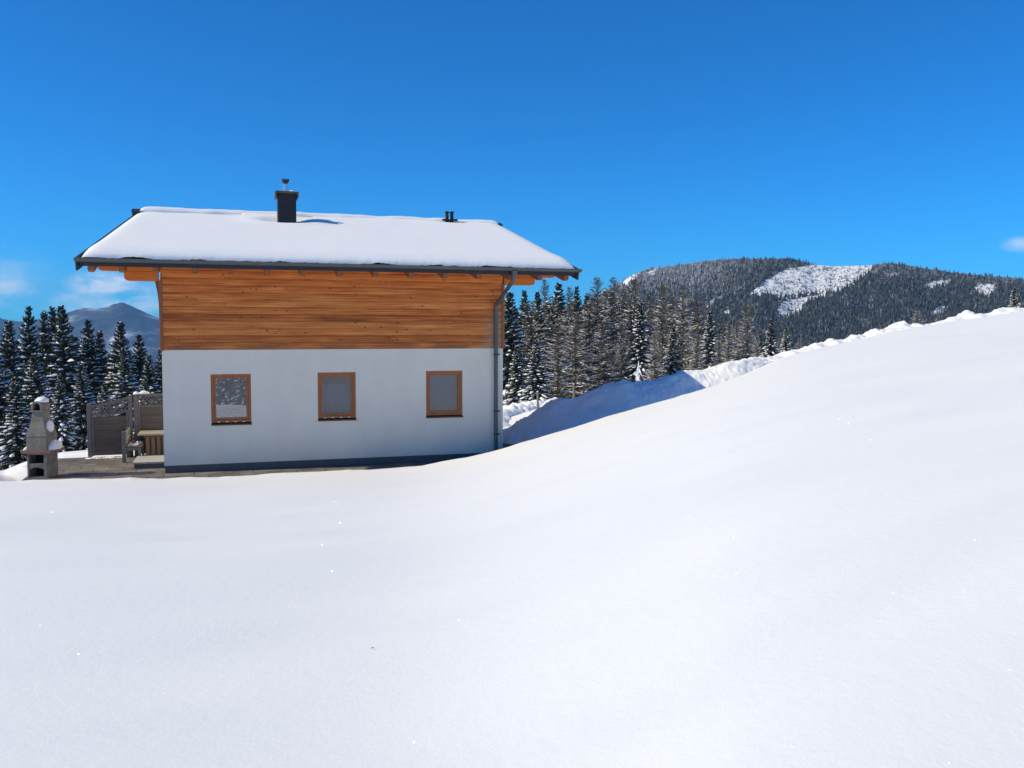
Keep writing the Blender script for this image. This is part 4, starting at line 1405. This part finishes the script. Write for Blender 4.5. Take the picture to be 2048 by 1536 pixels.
# twig lying on the foreground snow
X_ = None
d = ray(745, 1297)
for k in np.linspace(3, 9, 1200):
    q = np.array([0, 0, EYE]) + d * k
    if q[2] < ground_z(q[0], q[1]) + .006:
        X_ = q; break
tw = MB()
tw.tube([(-.016, -.008, .004), (0, 0, .01), (.012, .012, .006)], [.0035, .005, .002], 5); tw.tube([(0, 0, .01), (.006, -.012, .012)], [.003, .002], 5)
two = tw.build('twig', M_bark); two.location = X_
two.scale = (.6, .6, .6)
tag(two, 'tiny dark broken twig lying alone on the foreground snow', 'twig')

# ------------------------------------------------------------------ forested hill on the right
RIDGE = [(1050, 700), (1130, 640), (1200, 590), (1238, 566), (1262, 551), (1290, 540), (1330, 534), (1380, 527), (1430, 520), (1480, 518), (1530, 517), (1580, 518), (1605, 524), (1630, 530), (1660, 532), (1700, 531), (1740, 530),
         (1765, 526), (1800, 528), (1850, 537), (1900, 544), (1950, 549), (2000, 553), (2048, 557), (2200, 575), (2500, 615), (2900, 670)]
RIDGE = np.array(RIDGE, float)


def hill_pt(px, t, rough=True):
    """px = direction, t = 0 on the ridge .. 1 at the valley floor; negative t = the far side"""
    px = np.asarray(px, float); t = np.asarray(t, float)
    rp = np.interp(px, RIDGE[:, 0], RIDGE[:, 1])
    D = np.where(t >= 0, 1550 - 640 * t, 1550 - 500 * t)
    X, Y = (px - 1024) / FPX * D, D
    ztop = EYE + (654.5 - rp) / FPX * 1550
    zbot = -118.0
    tt = np.clip(t, 0, 1)
    z = np.where(t >= 0, ztop + (zbot - ztop) * (tt + .08 * np.sin(math.pi * tt)), ztop + t * 160)
    if rough:
        z = z + (5.0 * fbm(px * .012, t * 3.5, 3.0, o=3) + 1.6 * fbm(px * .06, t * 16, 1.0, o=2)) * np.clip(t * 6, 0, 1)
    return np.stack([X, Y, z], -1)


def proj(P):
    d = P - np.array([0, 0, EYE])
    x, y, z = d @ CR, d @ CU, d @ CF
    return 1024 + FPX * x / z, 768 - FPX * y / z


def inside(px, py, poly):
    poly = np.array(poly, float); c = np.zeros(px.shape, bool); j = len(poly) - 1
    for i in range(len(poly)):
        xi, yi = poly[i]; xj, yj = poly[j]
        c ^= ((yi > py) != (yj > py)) & (px < (xj - xi) * (py - yi) / (yj - yi + 1e-9) + xi)
        j = i
    return c


CLEAR = [[(1496, 592), (1535, 556), (1578, 537), (1622, 530), (1680, 524), (1748, 525), (1738, 545), (1716, 562), (1700, 574), (1684, 583), (1662, 592), (1640, 594), (1612, 606), (1600, 622), (1585, 632), (1552, 638), (1556, 612), (1575, 600), (1540, 590)],
         [(1234, 574), (1258, 552), (1278, 546), (1262, 566)], [(1293, 546), (1314, 536), (1309, 553)], [(1404, 616), (1432, 592), (1440, 596), (1412, 618)], [(1447, 622), (1462, 616), (1460, 630), (1450, 633)],
         [(1838, 572), (1872, 561), (1902, 560), (1896, 570), (1858, 580)], [(1946, 578), (1958, 568), (1992, 568), (1986, 590), (1956, 592)], [(1856, 628), (1880, 612), (1896, 615), (1880, 634)], [(1776, 548), (1796, 544), (1804, 550), (1786, 556)]]


def conifers(name, mat, pts, hs, ws, lv, seed, sides=6):
    """many small far conifers as one mesh: ragged stacked skirts round a tip"""
    rs = np.random.RandomState(seed)
    n = len(pts)
    V, F = [], []
    base = 0
    per = []
    for k in range(lv):
        z0 = .06 + .80 * k / lv; z1 = min(1.0, z0 + 1.25 / lv + .12)
        if k == lv - 1: z1 = 1.0
        r0 = (1 - z0) ** .85
        a = np.arange(sides) * 2 * math.pi / sides
        ang = a[None, :] + rs.rand(n, 1) * 6.28
        rad = ws[:, None] * r0 * (.6 + .75 * rs.rand(n, sides))
        ring = np.stack([pts[:, None, 0] + rad * np.cos(ang), pts[:, None, 1] + rad * np.sin(ang), pts[:, None, 2] + hs[:, None] * (z0 + .12 * (rs.rand(n, sides) - .7) / lv * 2)], -1)
        tip = pts + np.stack([rs.randn(n) * ws * .03, rs.randn(n) * ws * .03, hs * z1], -1)
        V.append(np.concatenate([ring, tip[:, None, :]], 1))
    V = np.concatenate(V, 1)                       # n, lv*(sides+1), 3
    m = V.shape[1]
    f = []
    for k in range(lv):
        o = k * (sides + 1)
        for i in range(sides):
            f.append((o + i, o + (i + 1) % sides, o + sides))
    f = np.array(f)
    F = (f[None] + (np.arange(n) * m)[:, None, None]).reshape(-1, 3)
    me = bpy.data.meshes.new(name)
    me.from_pydata(V.reshape(-1, 3).tolist(), [], F.tolist())
    at = me.attributes.new('frost', 'FLOAT', 'POINT')
    me.materials.append(mat)
    return me, m, at


def far_forest_mat():
    m, t, b = new_mat('far_conifers')
    L, nd = t.links.new, t.nodes.new
    b.inputs['Roughness'].default_value = .9; b.inputs['Specular IOR Level'].default_value = .1
    at = nd('ShaderNodeAttribute'); at.attribute_name = 'frost'
    tc = nd('ShaderNodeTexCoord')
    n = nd('ShaderNodeTexNoise'); n.inputs['Scale'].default_value = .22; n.inputs['Detail'].default_value = 5; n.inputs['Roughness'].default_value = .75
    L(tc.outputs['Object'], n.inputs['Vector'])
    s = nd('ShaderNodeMath'); s.operation = 'ADD'; L(at.outputs['Fac'], s.inputs[0]); L(n.outputs['Fac'], s.inputs[1])
    cr = nd('ShaderNodeValToRGB')
    e = cr.color_ramp.elements
    e[0].position, e[0].color = .5, (.034, .040, .030, 1)
    e[1].position, e[1].color = 1.25 / 1.6, (.44, .44, .44, 1)
    x = e.new(.64); x.color = (.085, .086, .074, 1)
    s2 = nd('ShaderNodeMath'); s2.operation = 'DIVIDE'; s2.inputs[1].default_value = 1.6
    L(s.outputs[0], s2.inputs[0]); L(s2.outputs[0], cr.inputs[0]); L(cr.outputs[0], b.inputs['Base Color'])
    return m


PXS, TS = np.meshgrid(np.linspace(1050, 2700, 560), np.r_[-.5, -.2, -.05, np.linspace(0, 1.05, 240)], indexing='ij')
HP = hill_pt(PXS, TS)
w = MB(); w.grid(HP, flip=True)
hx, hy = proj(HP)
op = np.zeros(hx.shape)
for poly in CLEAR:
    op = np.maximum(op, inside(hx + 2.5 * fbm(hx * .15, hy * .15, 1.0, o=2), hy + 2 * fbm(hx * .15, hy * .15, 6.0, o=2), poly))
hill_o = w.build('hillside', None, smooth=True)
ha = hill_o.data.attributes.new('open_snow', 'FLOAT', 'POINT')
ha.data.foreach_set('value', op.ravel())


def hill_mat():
    """open snow with scrub on the felled slope, floor under the trees darkened for needle litter and tree shade"""
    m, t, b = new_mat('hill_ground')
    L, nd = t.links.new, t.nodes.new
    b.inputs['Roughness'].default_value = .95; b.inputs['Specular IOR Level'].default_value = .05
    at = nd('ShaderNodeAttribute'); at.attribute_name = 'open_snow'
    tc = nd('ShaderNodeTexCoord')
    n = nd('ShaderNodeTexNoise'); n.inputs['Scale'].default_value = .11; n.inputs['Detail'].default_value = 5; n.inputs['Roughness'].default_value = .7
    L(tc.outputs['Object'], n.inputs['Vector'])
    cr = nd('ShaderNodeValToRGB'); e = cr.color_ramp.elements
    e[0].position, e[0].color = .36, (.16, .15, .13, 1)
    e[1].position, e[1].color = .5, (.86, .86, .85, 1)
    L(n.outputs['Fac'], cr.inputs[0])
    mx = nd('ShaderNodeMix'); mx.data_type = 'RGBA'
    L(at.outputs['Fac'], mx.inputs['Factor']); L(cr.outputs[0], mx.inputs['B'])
    mx.inputs['A'].default_value = (.2, .2, .19, 1)  # forest floor: needle litter, with the shade between trees put into the colour
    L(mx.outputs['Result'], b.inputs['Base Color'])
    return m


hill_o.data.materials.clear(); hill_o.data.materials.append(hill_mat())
tag(hill_o, kind='structure')

M_far = far_forest_mat()
rs = np.random.RandomState(8)
n0 = 85000
pxr = rs.uniform(1120, 2450, n0); tr_ = rs.uniform(0, .92, n0) ** .9
PP = hill_pt(pxr, tr_)
qx, qy = proj(PP)
clear = np.zeros(n0, bool)
jx, jy = qx + rs.randn(n0) * 3.0, qy + rs.randn(n0) * 2.0
for poly in CLEAR:
    clear |= inside(jx, jy, poly)
# thin strips where the wood opens
strip = (np.abs(qy - (598 - (qx - 1560) * .12)) < 2.2) & (qx > 1545) & (qx < 1665)
dens = .62 + .25 * vnoise(pxr * .03, tr_ * 9)
keep = (~clear) & (rs.rand(n0) < dens)
small = clear & (rs.rand(n0) < .3)
keep |= strip & (rs.rand(n0) < .5)
pts = np.concatenate([PP[keep], PP[small]])
nb, ns_ = keep.sum(), small.sum()
hs_ = np.r_[rs.uniform(5, 10, nb) * (1 + .25 * (rs.rand(nb) > .95)) * (.7 + .3 * sstep(0, .12, tr_[keep])), rs.uniform(.8, 3.2, ns_)]
ws_ = np.r_[hs_[:nb] * rs.uniform(.16, .26, nb), hs_[nb:] * rs.uniform(.25, .5, ns_)]
me, mper, at = conifers('conifer_forest', M_far, pts, hs_, ws_, 3, 5, 5)
kx, ky = np.r_[qx[keep], qx[small]], np.r_[qy[keep], qy[small]]
# rime lies on the upper left flank, little on the right
fr_ = .40 + .24 * sstep(1560, 1380, kx) * sstep(640, 540, ky) + .06 * sstep(1700, 1900, kx) * sstep(590, 550, ky) + .07 * rs.randn(len(kx))
fr_ = np.repeat(fr_, mper).reshape(-1, mper)
fr_[:, [5, 11, 17]] += .06
at.data.foreach_set('value', fr_.ravel())
fo = bpy.data.objects.new('conifer_forest', me); COL.objects.link(fo)
tag(fo, 'dark frosted conifer forest covering the hill behind the larches', 'forest', kind='stuff')

# ------------------------------------------------------------------ distant mountain on the left
MR = np.array([(-900, 640), (-600, 600), (-350, 618), (-150, 634), (-40, 633), (0, 637), (12, 641), (40, 645), (65, 644), (82, 640), (110, 632), (137, 627), (156, 621), (172, 617.5), (189, 619), (205, 618), (219, 616), (227, 611), (233, 609), (238, 608.5), (243, 606.5),
               (250, 607.5), (257, 610), (273, 617), (295, 628), (323, 639), (400, 652), (520, 650), (700, 640), (900, 660), (1100, 690)], float)


def mount_pt(px, t):
    rp = np.interp(px, MR[:, 0], MR[:, 1]) + .5 * fbm(px * .12, 0 * px + 2.2, o=3)
    D = np.where(t >= 0, 5600 - 2300 * t, 5600 - 2000 * t)
    X, Y = (px - 1024) / FPX * D, D
    ztop = EYE + (654.5 - rp) / FPX * 5600
    tt = np.clip(t, 0, 1)
    z = np.where(t >= 0, ztop + (-380 - ztop) * tt, ztop + t * 500)
    # spurs and gullies running down the face
    z = z + (40 * fbm(X / 420 + D / 900, D / 800, 4.0, o=4) + 7 * fbm(X / 70, D / 110, 2.0, o=3)) * np.clip(t * 5, 0, 1) * (1 - .6 * tt)
    return np.stack([X, Y, z], -1)


def mount_mat():
    m, t, b = new_mat('mountain')
    L, nd = t.links.new, t.nodes.new
    b.inputs['Roughness'].default_value = .95; b.inputs['Specular IOR Level'].default_value = .05
    tc = nd('ShaderNodeTexCoord')
    mp = nd('ShaderNodeMapping'); mp.inputs['Scale'].default_value = (.0032, .0016, .006); L(tc.outputs['Object'], mp.inputs[0])
    n = nd('ShaderNodeTexNoise'); n.inputs['Scale'].default_value = 1; n.inputs['Detail'].default_value = 10; n.inputs['Roughness'].default_value = .6
    L(mp.outputs[0], n.inputs['Vector'])
    n2 = nd('ShaderNodeTexNoise'); n2.inputs['Scale'].default_value = .05; n2.inputs['Detail'].default_value = 6; n2.inputs['Roughness'].default_value = .8
    L(tc.outputs['Object'], n2.inputs['Vector'])
    cr = nd('ShaderNodeValToRGB'); e = cr.color_ramp.elements
    e[0].position, e[0].color = .40, (.022, .030, .034, 1)
    e[1].position, e[1].color = .70, (.62, .65, .7, 1)
    x = e.new(.57); x.color = (.06, .07, .075, 1); x = e.new(.63); x.color = (.2, .215, .235, 1)
    ma = nd('ShaderNodeMath'); ma.operation = 'MULTIPLY_ADD'; ma.inputs[1].default_value = .30
    L(n2.outputs['Fac'], ma.inputs[0])
    sb = nd('ShaderNodeMath'); sb.operation = 'SUBTRACT'; sb.inputs[1].default_value = .13
    L(n.outputs['Fac'], sb.inputs[0]); L(sb.outputs[0], ma.inputs[2])
    L(ma.outputs[0], cr.inputs[0]); L(cr.outputs[0], b.inputs['Base Color'])
    return m


PXS, TS = np.meshgrid(np.linspace(-900, 1100, 640), np.r_[-.5, -.15, np.linspace(0, 1, 110)], indexing='ij')
w = MB(); w.grid(mount_pt(PXS, TS), flip=True)
tag(w.build('mountain', mount_mat(), smooth=True), kind='structure')

# ------------------------------------------------------------------ air
hz = MB(); hz.box(-9300, 9300, -9300, 9400, -1000, 420)
m = bpy.data.materials.new('haze'); m.use_nodes = True
t = m.node_tree; t.nodes.clear()
o = t.nodes.new('ShaderNodeOutputMaterial'); pv = t.nodes.new('ShaderNodeVolumePrincipled')
pv.inputs['Color'].default_value = (.26, .57, 1.0, 1)
pv.inputs['Density'].default_value = .56e-4
pv.inputs['Anisotropy'].default_value = .1
t.links.new(pv.outputs[0], o.inputs['Volume'])
tag(hz.build('haze', m), kind='stuff')
